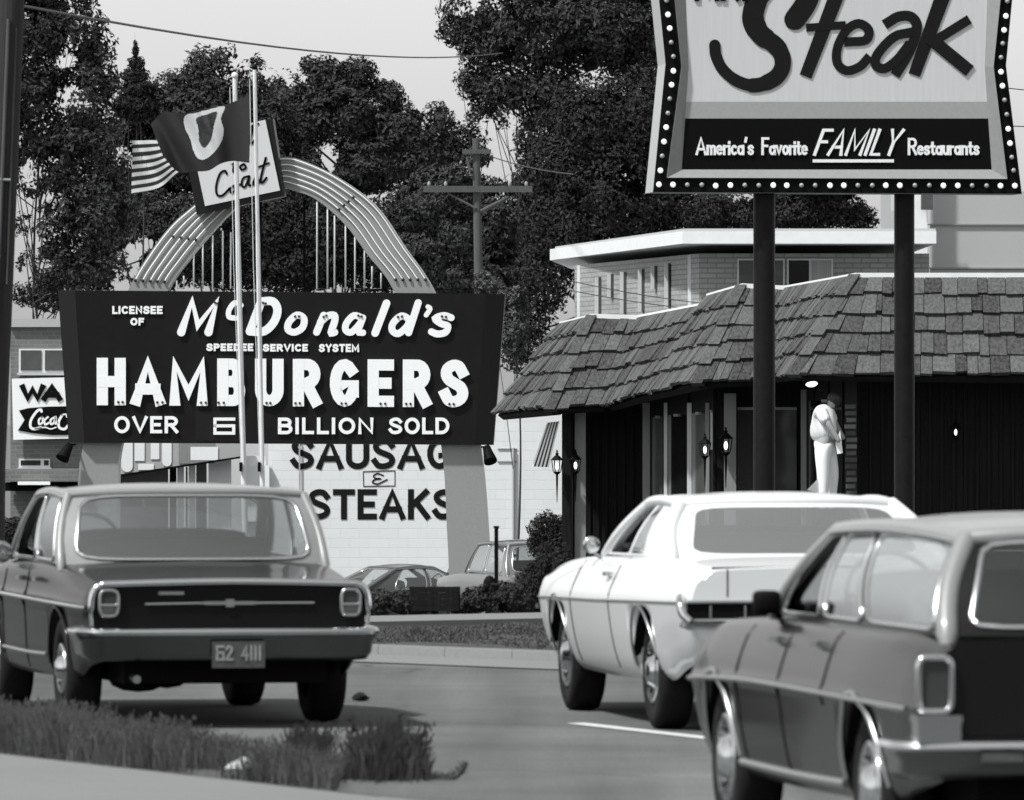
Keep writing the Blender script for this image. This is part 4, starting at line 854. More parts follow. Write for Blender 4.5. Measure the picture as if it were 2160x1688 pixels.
# shopfront with a sloping canopy edge left of the white wall
sf_ = MB(); sf_.prism([Vector((X(250), D_ + 3, zs + .2)), Vector((X(566), D_ + .2, zs + .2)), Vector((X(566), D_ + .2, -2.5)), Vector((X(250), D_ + 3, -2.5))], [Vector((X(250), 186, zs + .2)), Vector((X(566), 186, zs + .2)), Vector((X(566), 186, -2.5)), Vector((X(250), 186, -2.5))]); sf_.build("shopfront", M['stucco'], sb)
Lc = lambda t, dy=0: P(250 + 256 * t, 1003 - 38 * t, D_ - .6).lerp(P(250 + 256 * t, 1003 - 38 * t, D_ - .6), 0) + Vector((0, 0, dy))
b = MB(); up_ = 1.0; a = [P(236, 900, D_ - .7), P(506, 900, D_ - .7), P(506, 964, D_ - .7), P(236, 1004, D_ - .7)]; b.prism(a, [p + Vector((0, .5, 0)) for p in a]); mq = b.build("marquee", M['stucco'], sb)
b = MB(); a = [P(252, 1001, D_ - .75), P(506, 963, D_ - .75), P(506, 967, D_ - .75), P(252, 1006, D_ - .75)]; b.prism(a, [p + Vector((0, .6, 0)) for p in a]); b.build("marquee_edge", M['black'], mq)
b = MB(); fq = Plane((0, D_ - .71, 0)); fqq = lambda x, y, o=0: fq(x, y, o)
for (x0, x1, y1) in ((256, 280, 992), (284, 305, 970), (318, 336, 968), (342, 362, 982)):
    stroke(b, fqq, [((x0 + x1) / 2, 905), ((x0 + x1) / 2, y1 - 8)], x1 - x0, .01, 'r' if y1 > 975 else 's')
stroke(b, fqq, [(298, 985), (318, 985)], 13, .011); b.build("poster", M['letter'], mq); b = MB(); stroke(b, fqq, [(416, 957), (446, 957)], 28, .01); b.build("poster", M['letter'], mq)
b = MB(); stroke(b, fqq, [(415, 900), (415, 940)], 76, .004); b.build("dark_board", M['trim'], mq)
b = MB()
for i, (x0, x1, k) in enumerate(((254, 355, 'g'), (358, 372, 'b'), (374, 388, 'w'), (392, 396, 'g'), (398, 412, 'w'), (414, 436, 'g'), (440, 488, 'w'), (520, 560, 'w'))):
    a, c = P(x0, 962 if i > 3 else 985, D_ - .15), P(x1, 1160, D_ - .15); b.bbox((a.x, D_ - .2 - .002 * i, c.z), (c.x, D_ - .1, a.z), 'gbw'.index(k))
b.build("shop_window", [M['panem'], M['black'], M['letter']], sb)
b = MB(); a, c = P(510, 982, D_ - .3), P(568, 1100, D_ - .3); b.bbox((a.x, D_ - .35, c.z), (c.x, D_ - .02, a.z)); b.build("door_surround", M['white'], sb)

# ---------------------------------------------------------------- utility poles and wires
up = thing("utility_pole", "dark leaning utility pole at the left edge of the photo", "utility pole", PZ(-24, 0, 73.5))
b = MB(); Du = 73.5; b.tube([PZ(-30, -.1, Du), P(-26, 985, Du), P(-8, 618, Du), P(19, 0, Du), P(30, -260, Du)], [.16, .155, .145, .135, .13], 14); b.build("shaft", M['pole'], up)
b = MB(); b.tube([P(18, 40, Du - .15), P(-3, 560, Du - .16), P(-20, 1000, Du - .17)], .018, 6); b.tube([P(34, 60, Du - .1), P(14, 600, Du - .12)], .012, 6); b.build("cable_conduit", M['polegrey'], up)
b = MB(); b.tube([P(-20, 378, Du - .17), P(22, 380, Du - .15)], .014, 6); b.build("band", M['trim'], up)
u2 = thing("utility_pole", "thin grey utility pole with a crossarm among the trees", "utility pole", PZ(1009, -2.3, 178)); D2 = 178
b = MB(); b.tube([PZ(1010, -2.3, D2), P(1010, 620, D2), P(1004, 292, D2)], [.11, .1, .08], 10); b.build("shaft", M['polegrey'], u2)
b = MB(); a, c = P(893, 402, D2 - .12), P(1122, 396, D2 - .12); b.box((a + c) / 2, ((c - a).length, .1, .13)); b.tube([P(945, 408, D2 - .1), P(1004, 440, D2 - .1)], .025, 5); b.tube([P(1072, 416, D2 - .1), P(1014, 446, D2 - .1)], .04, 5)
b.build("crossarm", M['polegrey'], u2)
b = MB(); a, c = P(975, 322, D2 - .1), P(1036, 318, D2 - .1); b.box((a + c) / 2, ((c - a).length, .09, .09)); b.tube([P(985, 332, D2 - .12), P(992, 362, D2 - .12)], .035, 6); b.build("transformer_arm", M['polegrey'], u2)
b = MB(); 
for px in (905, 940, 1075, 1110): b.lathe(P(px, 392, D2 - .12), (0, 0, 1), [(.03, 0), (.04, .05), (.02, .08), (0, .1)], 8)
b.build("insulators", M['trim'], u2)
def wire(a, b_, sag, lab, r=.012):
    m = MB(); a, b_ = Vector(a), Vector(b_); m.tube([a.lerp(b_, t / 16) + Vector((0, 0, -sag * 4 * (t / 16) * (1 - t / 16))) for t in range(17)], r, 5); tag(m.build("power_line", M['wire'], None, a), lab, "power line", "overhead wires")
wire(P(22, 8, 73.5), P(1060, 112, 190), .25, "long overhead wire crossing the sky from the left pole to the big tree", .013)
wire(P(1035, 330, 178), P(1210, 368, 150), .05, "short drooping wire leaving the thin grey pole to the right", .012)
for (ya, yb, D_w) in ((592, 640, 148), (612, 654, 148.2)): wire(P(1200, ya, D_w), P(1480, yb, D_w - 6), .03, "thin overhead wire passing before the narrow windows of the light brick building", .008)
wire(P(2060, 178, 130), P(2300, 200, 130), .02, "upper wire in the sky right of the bulb-edged sign", .008); wire(P(2060, 262, 130), P(2300, 268, 130), .02, "lower wire in the sky right of the bulb-edged sign", .008)
# small post and low wall by the hedge
b = MB(); a, c = P(1047, 1112, 76), PZ(1047, -.3, 76); b.bbox((a.x - .018, 75.98, -.4), (a.x + .018, 76.02, a.z)); b.box((a.x, 76, a.z), (.05, .05, .02)); b.ball((a.x - .06, 76, P(0, 1235, 76).z), (.06, .04, .09), 0, 8, 6); tag(b.build("marker_post", M['black'], None, (a.x, 76, -.3)), "thin black post standing in the hedge beside the arch leg", "post")
b = MB(); a, c = P(866, 1238, 72.3), P(968, 1290, 72.3)
for k in range(4): y0 = a.z + (c.z - a.z) * k / 4; b.bbox((a.x, 72.3, y0 + (c.z - a.z) * .235), (c.x, 72.38, y0))
for x in (a.x + .02, (a.x + c.x) / 2, c.x - .02): b.bbox((x - .03, 72.38, -.05), (x + .03, 72.44, a.z))
tag(b.build("board_fence", M['wood'], None, (a.x, 72.3, 0)), "low dark board fence between the hedge bushes", "fence")
# ---------------------------------------------------------------- trees and bushes
def leafcloud(mb, blobs, n, size, seed, thr=.0, freq=1.1):
    q = random.Random(seed); wts = [b[3] * b[4] * b[5] for b in blobs]; tot = sum(wts); cum = []; a = 0
    for w in wts: a += w / tot; cum.append(a)
    off = q.uniform(0, 50); cnt = 0; tries = 0; gs = q.gauss
    V, F = [], []
    n = int(n * 3.0); size *= .52
    while cnt < n and tries < n * 6:
        tries += 1; r = q.random(); i = 0
        while cum[i] < r and i < len(cum) - 1: i += 1
        b = blobs[i]; x, y, z = gs(0, 1), gs(0, 1), gs(0, 1); l = math.sqrt(x * x + y * y + z * z) + 1e-6; rad = q.random() ** .38 / l * (1 + .16 * noise.noise((x / l * 2.3 + off, y / l * 2.3, z / l * 2.3 + i)) * 2)
        px, py, pz = b[0] + x * rad * b[3], b[1] + y * rad * b[4], b[2] + z * rad * b[5]
        d = noise.noise((px * freq + off, py * freq, pz * freq)) + .45 * noise.noise((px * freq * 3 + off, py * freq * 3, pz * freq * 3))
        if d < thr - .32 + .2 * q.random(): continue
        s_ = size * q.uniform(.6, 1.35); n1 = Vector((x / l * 1.1 + gs(0, .55), y / l * 1.1 + gs(0, .55), z / l * 1.1 + .25 + gs(0, .55))).normalized(); n2 = n1.orthogonal().normalized(); n2 = (n2 * math.cos(a0 := q.uniform(0, 6.28)) + n1.cross(n2) * math.sin(a0)); n3 = n1.cross(n2)
        c = Vector((px, py, pz)); k = len(V)
        V += [c - n2 * s_, c + n3 * s_ * .42 + n1 * s_ * .12, c + n2 * s_, c - n3 * s_ * .42 + n1 * s_ * .12]; F += [(k, k + 1, k + 2), (k, k + 2, k + 3)]; cnt += 1
    mb.add(V, F)
def tree(lab, D, trunk, blobs, n, size, seed, m='leaf', thr=0.0, freq=1.0, name="tree", cat="tree", group="trees behind the signs", dz=.75, twig=.38):
    """blobs in picture columns and rows: (px, py, rx, ry[, depth shift])"""
    base = PZ(trunk[0], hz(D), D); o = thing(name, lab, cat, base, group); bl = []
    for b in blobs:
        c = P(b[0], b[1], D + (b[4] if len(b) > 4 else 0)); rx, ry = b[2] * D / FPX, b[3] * D / FPX; bl.append((c.x, c.y, c.z, rx, dz * (rx + ry) / 2, ry))
    t = MB(); q = random.Random(seed + 1); tw = trunk[1] * D / FPX * twig; top = P(trunk[2], trunk[3], D)
    t.tube(sm([base, base.lerp(top, .35) + Vector((q.gauss(0, .1), 0, 0)), base.lerp(top, .7) + Vector((q.gauss(0, .15), 0, 0)), top], 4), [tw * (1 - .05 * k) for k in range(13)], 9)
    for c in bl:
        e = Vector(c[:3]); s0 = base.lerp(top, q.uniform(.45, .95)); mid = s0.lerp(e, .5) + Vector((q.gauss(0, .15), q.gauss(0, .15), -.1)); t.tube(sm([s0, mid, e], 4), [tw * .38, tw * .36, tw * .33, tw * .3, tw * .26, tw * .22, tw * .18, tw * .14, tw * .1], 6)
        for j in range(4):
            d = Vector((q.gauss(0, 1) * c[3], q.gauss(0, 1) * c[4], q.gauss(.2, 1) * c[5])) * .55; t.tube([e, e + d * .5 + Vector((0, 0, .05)), e + d], [tw * .09, tw * .06, tw * .02], 5)
    t.build("trunk", M['bark'], o)
    cm = MB(); leafcloud(cm, bl, n, size, seed, thr, freq); cm.build("crown", M[m], o); return o
tree("tall broadleaf tree rising behind the left utility pole, above the brick shop", 184, (60, 11, 90, 250), [(112, 500, 52, 60), (205, 470, 60, 70), (245, 440, 50, 60), (130, 330, 60, 50), (215, 560, 60, 50), (105, 300, 60, 50), (160, 620, 50, 36), (165, 430, 60, 60), (100, 620, 60, 40), (48, 480, 22, 34), (150, 540, 50, 50), (215, 390, 50, 60), (70, 400, 30, 20), (60, 60, 95, 85), (150, 70, 75, 75), (205, 100, 42, 50), (60, 190, 100, 80), (170, 200, 75, 90), (130, 20, 60, 70), (-40, 150, 90, 220), (20, 300, 70, 60), (180, 300, 85, 60), (205, 60, 26, 32), (232, 170, 26, 40), (55, -50, 120, 80), (190, 2, 18, 30), (120, 370, 60, 40), (30, 375, 26, 26), (100, 440, 26, 20)], 17000, .135, 1, thr=.06, freq=1.6)
tree("small pointed conifer between the left tall tree and the flag", 190, (286, 8, 286, 110), [(286, 105, 7, 20), (287, 135, 20, 16), (284, 160, 32, 18), (290, 190, 42, 24), (286, 225, 52, 30)], 2600, .1, 2, 'leafdark', name="conifer")
tree("dense round-topped tree behind the two flags", 196, (450, 20, 450, 260), [(430, 145, 48, 50), (480, 135, 44, 38), (375, 195, 65, 52), (330, 260, 80, 80), (450, 230, 110, 85), (540, 180, 48, 50), (540, 165, 20, 55), (560, 250, 70, 70), (260, 330, 90, 90), (400, 350, 120, 90), (270, 420, 85, 80), (545, 350, 110, 90)], 17000, .13, 3, thr=-.06)
tree("dense tree over the right half of the arch", 200, (720, 20, 720, 280), [(690, 165, 52, 46), (655, 140, 26, 24), (755, 160, 45, 42), (820, 205, 40, 36), (720, 240, 100, 70), (620, 260, 80, 80), (840, 280, 70, 60), (760, 340, 110, 70), (650, 380, 100, 90), (880, 330, 60, 70), (930, 260, 35, 35), (800, 190, 20, 26), (605, 190, 40, 40)], 17000, .13, 4, thr=-.02)
tree("dark bushy tree behind the arch's left shoulder", 192, (330, 16, 330, 480), [(250, 520, 70, 70), (330, 560, 80, 60), (200, 570, 75, 55), (240, 440, 60, 60), (420, 500, 90, 100), (150, 600, 40, 34), (310, 470, 80, 70)], 11000, .12, 5, 'leaf', thr=-.05)
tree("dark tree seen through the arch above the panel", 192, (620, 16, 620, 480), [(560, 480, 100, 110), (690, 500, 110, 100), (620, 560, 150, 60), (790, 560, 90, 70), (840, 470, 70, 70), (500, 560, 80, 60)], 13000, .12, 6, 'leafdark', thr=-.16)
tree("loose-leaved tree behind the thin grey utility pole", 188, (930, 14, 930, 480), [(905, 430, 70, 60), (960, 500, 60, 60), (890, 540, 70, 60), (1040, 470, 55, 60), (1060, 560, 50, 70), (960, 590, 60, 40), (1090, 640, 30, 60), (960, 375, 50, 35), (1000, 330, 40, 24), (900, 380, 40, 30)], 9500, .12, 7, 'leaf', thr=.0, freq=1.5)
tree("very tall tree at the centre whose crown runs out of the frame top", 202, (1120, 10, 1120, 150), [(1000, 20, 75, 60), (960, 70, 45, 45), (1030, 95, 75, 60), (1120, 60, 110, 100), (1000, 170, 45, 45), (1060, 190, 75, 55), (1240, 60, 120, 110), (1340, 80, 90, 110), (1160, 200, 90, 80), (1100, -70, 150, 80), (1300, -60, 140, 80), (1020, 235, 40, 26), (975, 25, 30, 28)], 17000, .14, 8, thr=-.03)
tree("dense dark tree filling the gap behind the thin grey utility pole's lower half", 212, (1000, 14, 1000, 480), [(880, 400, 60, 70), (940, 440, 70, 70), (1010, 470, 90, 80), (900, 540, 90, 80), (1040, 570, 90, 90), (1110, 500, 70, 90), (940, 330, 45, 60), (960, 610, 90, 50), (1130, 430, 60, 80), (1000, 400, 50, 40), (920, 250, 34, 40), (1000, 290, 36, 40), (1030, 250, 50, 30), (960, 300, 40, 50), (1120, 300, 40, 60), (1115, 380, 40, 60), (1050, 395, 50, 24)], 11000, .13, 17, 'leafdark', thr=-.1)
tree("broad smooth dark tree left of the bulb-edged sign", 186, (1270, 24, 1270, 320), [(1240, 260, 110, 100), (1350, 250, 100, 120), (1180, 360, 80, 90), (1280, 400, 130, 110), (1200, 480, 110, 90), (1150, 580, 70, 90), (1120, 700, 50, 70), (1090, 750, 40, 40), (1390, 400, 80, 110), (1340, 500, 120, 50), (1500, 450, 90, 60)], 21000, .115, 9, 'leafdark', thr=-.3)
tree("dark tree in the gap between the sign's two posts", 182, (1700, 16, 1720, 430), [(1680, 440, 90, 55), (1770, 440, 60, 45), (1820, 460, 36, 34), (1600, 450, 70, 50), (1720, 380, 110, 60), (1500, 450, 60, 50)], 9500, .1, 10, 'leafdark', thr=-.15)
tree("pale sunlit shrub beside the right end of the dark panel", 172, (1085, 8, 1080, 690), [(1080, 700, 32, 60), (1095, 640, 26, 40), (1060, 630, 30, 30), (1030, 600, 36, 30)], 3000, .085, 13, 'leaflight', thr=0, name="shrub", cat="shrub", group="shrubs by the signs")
tree("pale leafless-looking shrub with thin twigs beside the left utility pole", 180, (70, 8, 70, 560), [(60, 560, 26, 30), (110, 590, 40, 30), (45, 620, 26, 26)], 700, .08, 14, 'leafdark', thr=.1, name="shrub", cat="shrub", group="shrubs by the signs")
def bush(lab, D, blobs, n, size, seed, m='leaf', thr=-.1): return tree(lab, D, (blobs[0][0], 4, blobs[0][0], blobs[0][1]), blobs, n, size, seed, m, thr, 3.0, "bush", "bush", "bushes", .9)
bush("low dark hedge bush right behind the dark sedan's tail", 72.4, [(790, 1268, 50, 26), (850, 1270, 40, 26), (770, 1285, 60, 18), (880, 1283, 40, 14)], 5500, .03, 31, 'leaf')
bush("hedge bush in front of the arch's right leg", 72.6, [(1010, 1265, 50, 28), (1060, 1262, 50, 36), (980, 1282, 40, 16), (1090, 1275, 40, 26)], 5500, .03, 32, 'leaf')
bush("taller hedge bush just left of the white coupe's nose", 73.2, [(1125, 1240, 42, 55), (1150, 1190, 26, 50), (1110, 1275, 40, 28), (1180, 1215, 40, 70)], 5000, .03, 33, 'leafdark')
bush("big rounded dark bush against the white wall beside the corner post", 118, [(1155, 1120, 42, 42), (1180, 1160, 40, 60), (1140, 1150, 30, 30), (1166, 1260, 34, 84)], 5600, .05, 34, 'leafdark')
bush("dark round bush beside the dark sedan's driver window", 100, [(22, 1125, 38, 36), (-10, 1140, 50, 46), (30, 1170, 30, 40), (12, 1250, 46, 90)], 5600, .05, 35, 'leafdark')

# unseen tree blobs added behind the camera, to darken car reflections
fw_ = MB(); q = random.Random(77)
for i in range(26):
    x = -75 + i * 6 + q.uniform(-2, 2); y = -75 + q.uniform(-8, 8); r_ = q.uniform(4, 6.5); k0 = len(fw_.v); fw_.ball((0, 0, 0), 1, 0, 14, 10)
    for j in range(k0, len(fw_.v)):
        p = Vector(fw_.v[j]); s_ = r_ * (1 + .35 * noise.noise(p * 2.2 + Vector((i * 7, 0, 0)))); fw_.v[j] = (x + p.x * s_, y + p.y * s_, 6 + p.z * s_ * 1.3)
kind(fw_.build("added_reflection_trees", M['leafdark']), 'stuff')['label'] = "unseen tree blobs added to darken reflections in the cars"
# ---------------------------------------------------------------- cars (y forward, left is -x)
def curve(tab):
    xs = [t[0] for t in tab]; ys_ = [t[1] for t in tab]; n = len(xs)
    ms = []
    for i in range(n):
        if i in (0, n - 1): j = min(i, n - 2); ms.append((ys_[j + 1] - ys_[j]) / (xs[j + 1] - xs[j]))
        else:
            a = (ys_[i] - ys_[i - 1]) / (xs[i] - xs[i - 1]); b = (ys_[i + 1] - ys_[i]) / (xs[i + 1] - xs[i]); ms.append(0 if a * b <= 0 else 2 * a * b / (a + b))
    def f_(x):
        if x <= xs[0]: return ys_[0]
        if x >= xs[-1]: return ys_[-1]
        i = max(k for k in range(n - 1) if xs[k] <= x); h = xs[i + 1] - xs[i]; t = (x - xs[i]) / h
        return (2 * t ** 3 - 3 * t * t + 1) * ys_[i] + (t ** 3 - 2 * t * t + t) * h * ms[i] + (-2 * t ** 3 + 3 * t * t) * ys_[i + 1] + (t ** 3 - t * t) * h * ms[i + 1]
    return f_
class Car:
    def __init__(s, name, label, loc, rz, sec, y0, y1, axles, zs, arch_r, zcut, wheel_r=.34, track=.74, wc=None):
        s.o = thing(name, label, "car", loc, None, rz, True); s.sec = sec; s.y0, s.y1, s.ax, s.zs, s.ar, s.zcut = y0, y1, axles, zs, arch_r, zcut; s.wr = wheel_r; s.tr = track; s.wc = wc or wheel_r; s.rp = None
    def half(s, y):
        pts = s.sec(y); zb = None
        for a in s.ax:
            dy = abs(y - a)
            if dy < s.ar: zb = s.wc + math.sqrt(s.ar ** 2 - dy * dy)
        if zb is not None:
            z0 = pts[0][1]; zc = s.zcut(y); out = []
            for (x, z) in pts:
                if z < zc - 1e-6 and zb > z0: z = zb + (z - z0) * (zc - zb) / (zc - z0)
                out.append((x, z))
            pts = out
        return pts
    def side(s, y, z):      # x of the left flank at a height
        h = s.sec(y)
        for (a, b) in zip(h, h[1:]):
            if (a[1] - z) * (b[1] - z) <= 0 and abs(a[1] - b[1]) > 1e-6: return -(a[0] + (b[0] - a[0]) * (z - a[1]) / (b[1] - a[1]))
        return -h[0][0]
    def body(s, m, n=170):
        yl = sorted(set([s.y0 + (s.y1 - s.y0) * i / n for i in range(n + 1)] + [a + sg_ * s.ar * k for a in s.ax for sg_ in (-1, 1) for k in (.9999, .985, .95, .9)] + [s.y0 + .02]))
        b = MB(); rings = []
        for y in yl:
            h = s.half(y); rings.append([(-x, y, z) for x, z in h] + [(x, y, z) for x, z in reversed(h[:-1])])
        r0 = rings[0]; zm = sum(p[2] for p in r0) / len(r0); rings = [[(x * .978, y - .012, zm + (z - zm) * .97) for x, y, z in r0]] + rings
        k = len(rings[0]); vs = [p for r_ in rings for p in r_]
        b.add(vs, [(i * k + j, i * k + j + 1, (i + 1) * k + j + 1, (i + 1) * k + j) for i in range(len(rings) - 1) for j in range(k - 1)], 0, True)
        b.add(rings[0], [tuple(range(k))], 0); b.add(rings[-1], [tuple(reversed(range(k)))], 0)
        ob = b.build("body", m, s.o); ob.data.set_sharp_from_angle(angle=R(38)); s.bodyob = ob
        for a in s.ax:                                   # arch lips
            pass
        return ob
    def lips(s, m, r=.012):
        for sg_ in (-1, 1):
            for a in s.ax:
                L = MB(); pts = []
                for k in range(25):
                    t = math.pi * (.02 + .96 * k / 24); y = a + s.ar * math.cos(t); z = s.wc + s.ar * math.sin(t)
                    if z > s.zs(y) - .005: pts.append((sg_ * abs(s.side(y, max(z, s.sec(y)[0][1] + .01))) + sg_ * .0, y, z))
                L.tube(pts, r, 6); L.build("arch_trim", m, s.o)
    def under(s, w=.60):
        b = MB(); b.bbox((-w, s.y0 + .12, .26), (w, s.y1 - .15, .74)); 
        for a in s.ax:
            b.tube([(-s.tr + .1, a, s.wr), (s.tr - .1, a, s.wr)], .05, 8); r_ = s.ar + .012
            for sg_ in (-1, 1):
                xo = sg_ * (abs(s.side(a, s.wc + .3)) - .035); xi = sg_ * (s.tr - .16)
                b.grid(lambda u, v: (xi + (xo - xi) * v, a + r_ * math.cos(R(14 + 152 * u)), s.wc - .02 + r_ * math.sin(R(14 + 152 * u))), 20, 1)
                b.add([(xi, a + r_ * math.cos(R(14 + 7.6 * k)), s.wc - .02 + r_ * math.sin(R(14 + 7.6 * k))) for k in range(21)], [tuple(range(21))])
        b.build("underbody", M['under'], s.o)
    def wheels(s, hub='chrome', hr=.2, white=False):
        for a in s.ax:
            for sg_ in (-1, 1):
                c = (sg_ * s.tr, a, s.wr); r = s.wr; w = MB()
                w.lathe(c, (sg_, 0, 0), [(r * .55, -.1), (r * .86, -.105), (r * .97, -.09), (r, -.06), (r, .06), (r * .97, .09), (r * .86, .105), (r * .62, .1), (r * .58, .07), (0, .05)], 32); wo_ = w.build("wheel", M['rubber'], s.o)
                h = MB(); h.lathe(c, (sg_, 0, 0), [(hr, .085), (hr, .1), (hr * .93, .108), (hr * .7, .085), (hr * .5, .09), (hr * .42, .12), (hr * .25, .135), (0, .137)], 28)
                for k in range(14):
                    t = k * math.pi / 7; h.box((c[0] + sg_ * .1, c[1] + math.cos(t) * hr * .78, c[2] + math.sin(t) * hr * .78), (.012, .03, .03))
                h.build("hubcap", M[hub], wo_)
    def cabin(s, paint, zt, xb, xt, rear, front, wins, glass, gside, trim, roofcrown=.05, bow=(.06, .05), rb=.035, rw=.9, rwh=(.07, .93), drip=True, bulge=.02, fw=.93, rn=7):
        """rear/front: (belt y, belt z, roof y, roof z); wins: list of (bottom y0, y1, top y0, y1)"""
        ybr, zbr, ytr, ztr = rear; ybf, zbf, ytf, ztf = front
        zr = lambda y: ztr + (ztf - ztr) * (y - ytr) / (ytf - ytr) + zt * (1 - (2 * (y - ytr) / (ytf - ytr) - 1) ** 2)
        zbl = lambda y: zbr + (zbf - zbr) * (y - ybr) / (ybf - ybr)
        def Sr(u, h):
            k = 2 * u - 1; a = Vector((k * xb, ybr - bow[0] * (1 - k * k), zbr)); b = Vector((k * xt, ytr - bow[1] * (1 - k * k), ztr + .02 * (1 - k ** 4))); return a.lerp(b, h) + Vector((0, -.02 * math.sin(h * 3.14), 0.015 * math.sin(h * 3.14)))
        def Sf(u, h):
            k = 1 - 2 * u; a = Vector((k * xb, ybf + .16 * (1 - k * k), zbf)); b = Vector((k * xt, ytf + .1 * (1 - k * k), ztf + .02 * (1 - k ** 4))); return a.lerp(b, h) + Vector((0, .02 * math.sin(h * 3.14), 0))
        def Ss(sg_):
            def f_(q, h):
                lo = ybr + (ybf - ybr) * q; hi = ytr + (ytf - ytr) * q; y = lo + (hi - lo) * h; zl = zbl(lo); zh = zr(hi)
                return Vector((sg_ * (xb + (xt - xb) * h + bulge * math.sin(h * 3.14)), y, zl + (zh - zl) * h))
            return f_
        n = 64
        def panel(S, inner, outer, nm, gm, tr_, ne=7, tw=.014, parent=None):
            (a0, a1, b0, b1, c0, c1, d0, d1) = inner   # bottom u0,u1, top u0,u1, h0,h1
            prm = []
            for i in range(n):
                t = 2 * math.pi * i / n; c, s_ = math.cos(t), math.sin(t); k = (abs(c) ** ne + abs(s_) ** ne) ** (-1 / ne); prm.append((c * k, s_ * k))
            def im(a, b):
                hh = (b + 1) / 2; u0 = a0 + (b0 - a0) * hh; u1 = a1 + (b1 - a1) * hh; return u0 + (u1 - u0) * (a + 1) / 2, c0 + (c1 - c0) * hh
            def om(a, b):
                k = max(abs(a), abs(b)); a, b = a / k, b / k; hh = (b + 1) / 2; u0 = outer[0] + (outer[2] - outer[0]) * hh; u1 = outer[1] + (outer[3] - outer[1]) * hh; return u0 + (u1 - u0) * (a + 1) / 2, hh
            P_ = MB(); vs = []
            for r_ in range(4):
                for (a, b) in prm:
                    i, o_ = im(a, b), om(a, b); f_ = r_ / 3; vs.append(S(i[0] + (o_[0] - i[0]) * f_, i[1] + (o_[1] - i[1]) * f_))
            fr_ = [(r_ * n + i, r_ * n + (i + 1) % n, (r_ + 1) * n + (i + 1) % n, (r_ + 1) * n + i) for r_ in range(3) for i in range(n)]
            G = MB(); gv = []
            for r_ in range(7):
                f_ = 1 - r_ / 6.0 * .999
                for (a, b) in prm: u, h = im(a * f_, b * f_); gv.append(S(u, h))
            G.add(gv, [(r_ * n + i, r_ * n + (i + 1) % n, (r_ + 1) * n + (i + 1) % n, (r_ + 1) * n + i) for r_ in range(6) for i in range(n)], 0, True)
            go = G.build(nm, M[gm], s.o) if gm else s.o
            if tr_: T = MB(); T.tube([S(*im(a, b)) for a, b in prm], tw, 6, 0, True); T.build("window_trim", M[tr_], go)
            return vs, fr_
        C = MB()
        v, f_ = panel(Sr, (.5 - rw / 2, .5 + rw / 2, .5 - rw / 2, .5 + rw / 2, rwh[0], rwh[1], 0, 0), (0, 1, 0, 1), "rear_window", glass, trim, rn); C.add(v, f_, 0, True)
        v, f_ = panel(Sf, (.5 - fw / 2, .5 + fw / 2, .5 - fw / 2, .5 + fw / 2, .06, .94, 0, 0), (0, 1, 0, 1), "windshield", 'glass', trim, 8); C.add(v, f_, 0, True)
        for sg_ in (-1, 1):
            S = Ss(sg_); qb = lambda y: (y - ybr) / (ybf - ybr); qt = lambda y: (y - ytr) / (ytf - ytr)
            cuts = [(0, 0)]
            for i in range(len(wins) - 1): cuts.append(((qb(wins[i][1]) + qb(wins[i + 1][0])) / 2, (qt(wins[i][3]) + qt(wins[i + 1][2])) / 2))
            cuts.append((1, 1))
            for i, w in enumerate(wins):
                v, f_ = panel(S, (qb(w[0]), qb(w[1]), qt(w[2]), qt(w[3]), .04, .93, 0, 0), (cuts[i][0], cuts[i + 1][0], cuts[i][1], cuts[i + 1][1]), "side_window", gside[i] if isinstance(gside, list) else gside, trim, 14, .011); C.add(v, f_, 0, True)
        cb_ = C.build("cabin", paint, s.o); s.cab = cb_
        Rf = MB(); nu, nv = 24, 16
        def roof(u, v):
            k = 2 * u - 1; yr_ = ytr - bow[1] * (1 - k * k); yf_ = ytf + .1 * (1 - k * k); y = yr_ + (yf_ - yr_) * v; e = 1 - abs(k) ** 2.6
            zz = zr(ytr + (ytf - ytr) * v) + .02 * (1 - k ** 4) * (abs(2 * v - 1) ** 6) + e * roofcrown * (1 - abs(2 * v - 1) ** 5)
            return Vector((k * xt, y, zz + .002))
        Rf.grid(roof, nu, nv); ro = Rf.build("roof", s.rp or paint, s.o); s.roof = ro
        E = MB()
        for sg_ in (-1, 1):
            S = Ss(sg_); E.tube([S(0, h / 8) for h in range(-1, 9)], [rb * .5] + [rb] * 9, 10); E.tube([S(q / 14, 1) + Vector((0, 0, -.004)) for q in range(15)], rb * .8, 10); E.tube([S(1, h / 6) for h in range(7)], rb * .7, 8)
        E.tube([Sr(u / 16, 1) for u in range(17)], rb * .8, 10); E.tube([Sf(u / 16, 1) for u in range(17)], rb * .7, 8)
        E.build("roof_rail", s.rp or paint, s.o)
        if drip:
            for sg_ in (-1, 1): D_ = MB(); S = Ss(sg_); D_.tube([S(.02 + .97 * q / 16, .965) + Vector((sg_ * rb * .7, 0, 0)) for q in range(17)], .009, 5); D_.build("drip_rail", M[trim or 'chrome'], ro)
        s.zr, s.Ss, s.Sr = zr, Ss, Sr
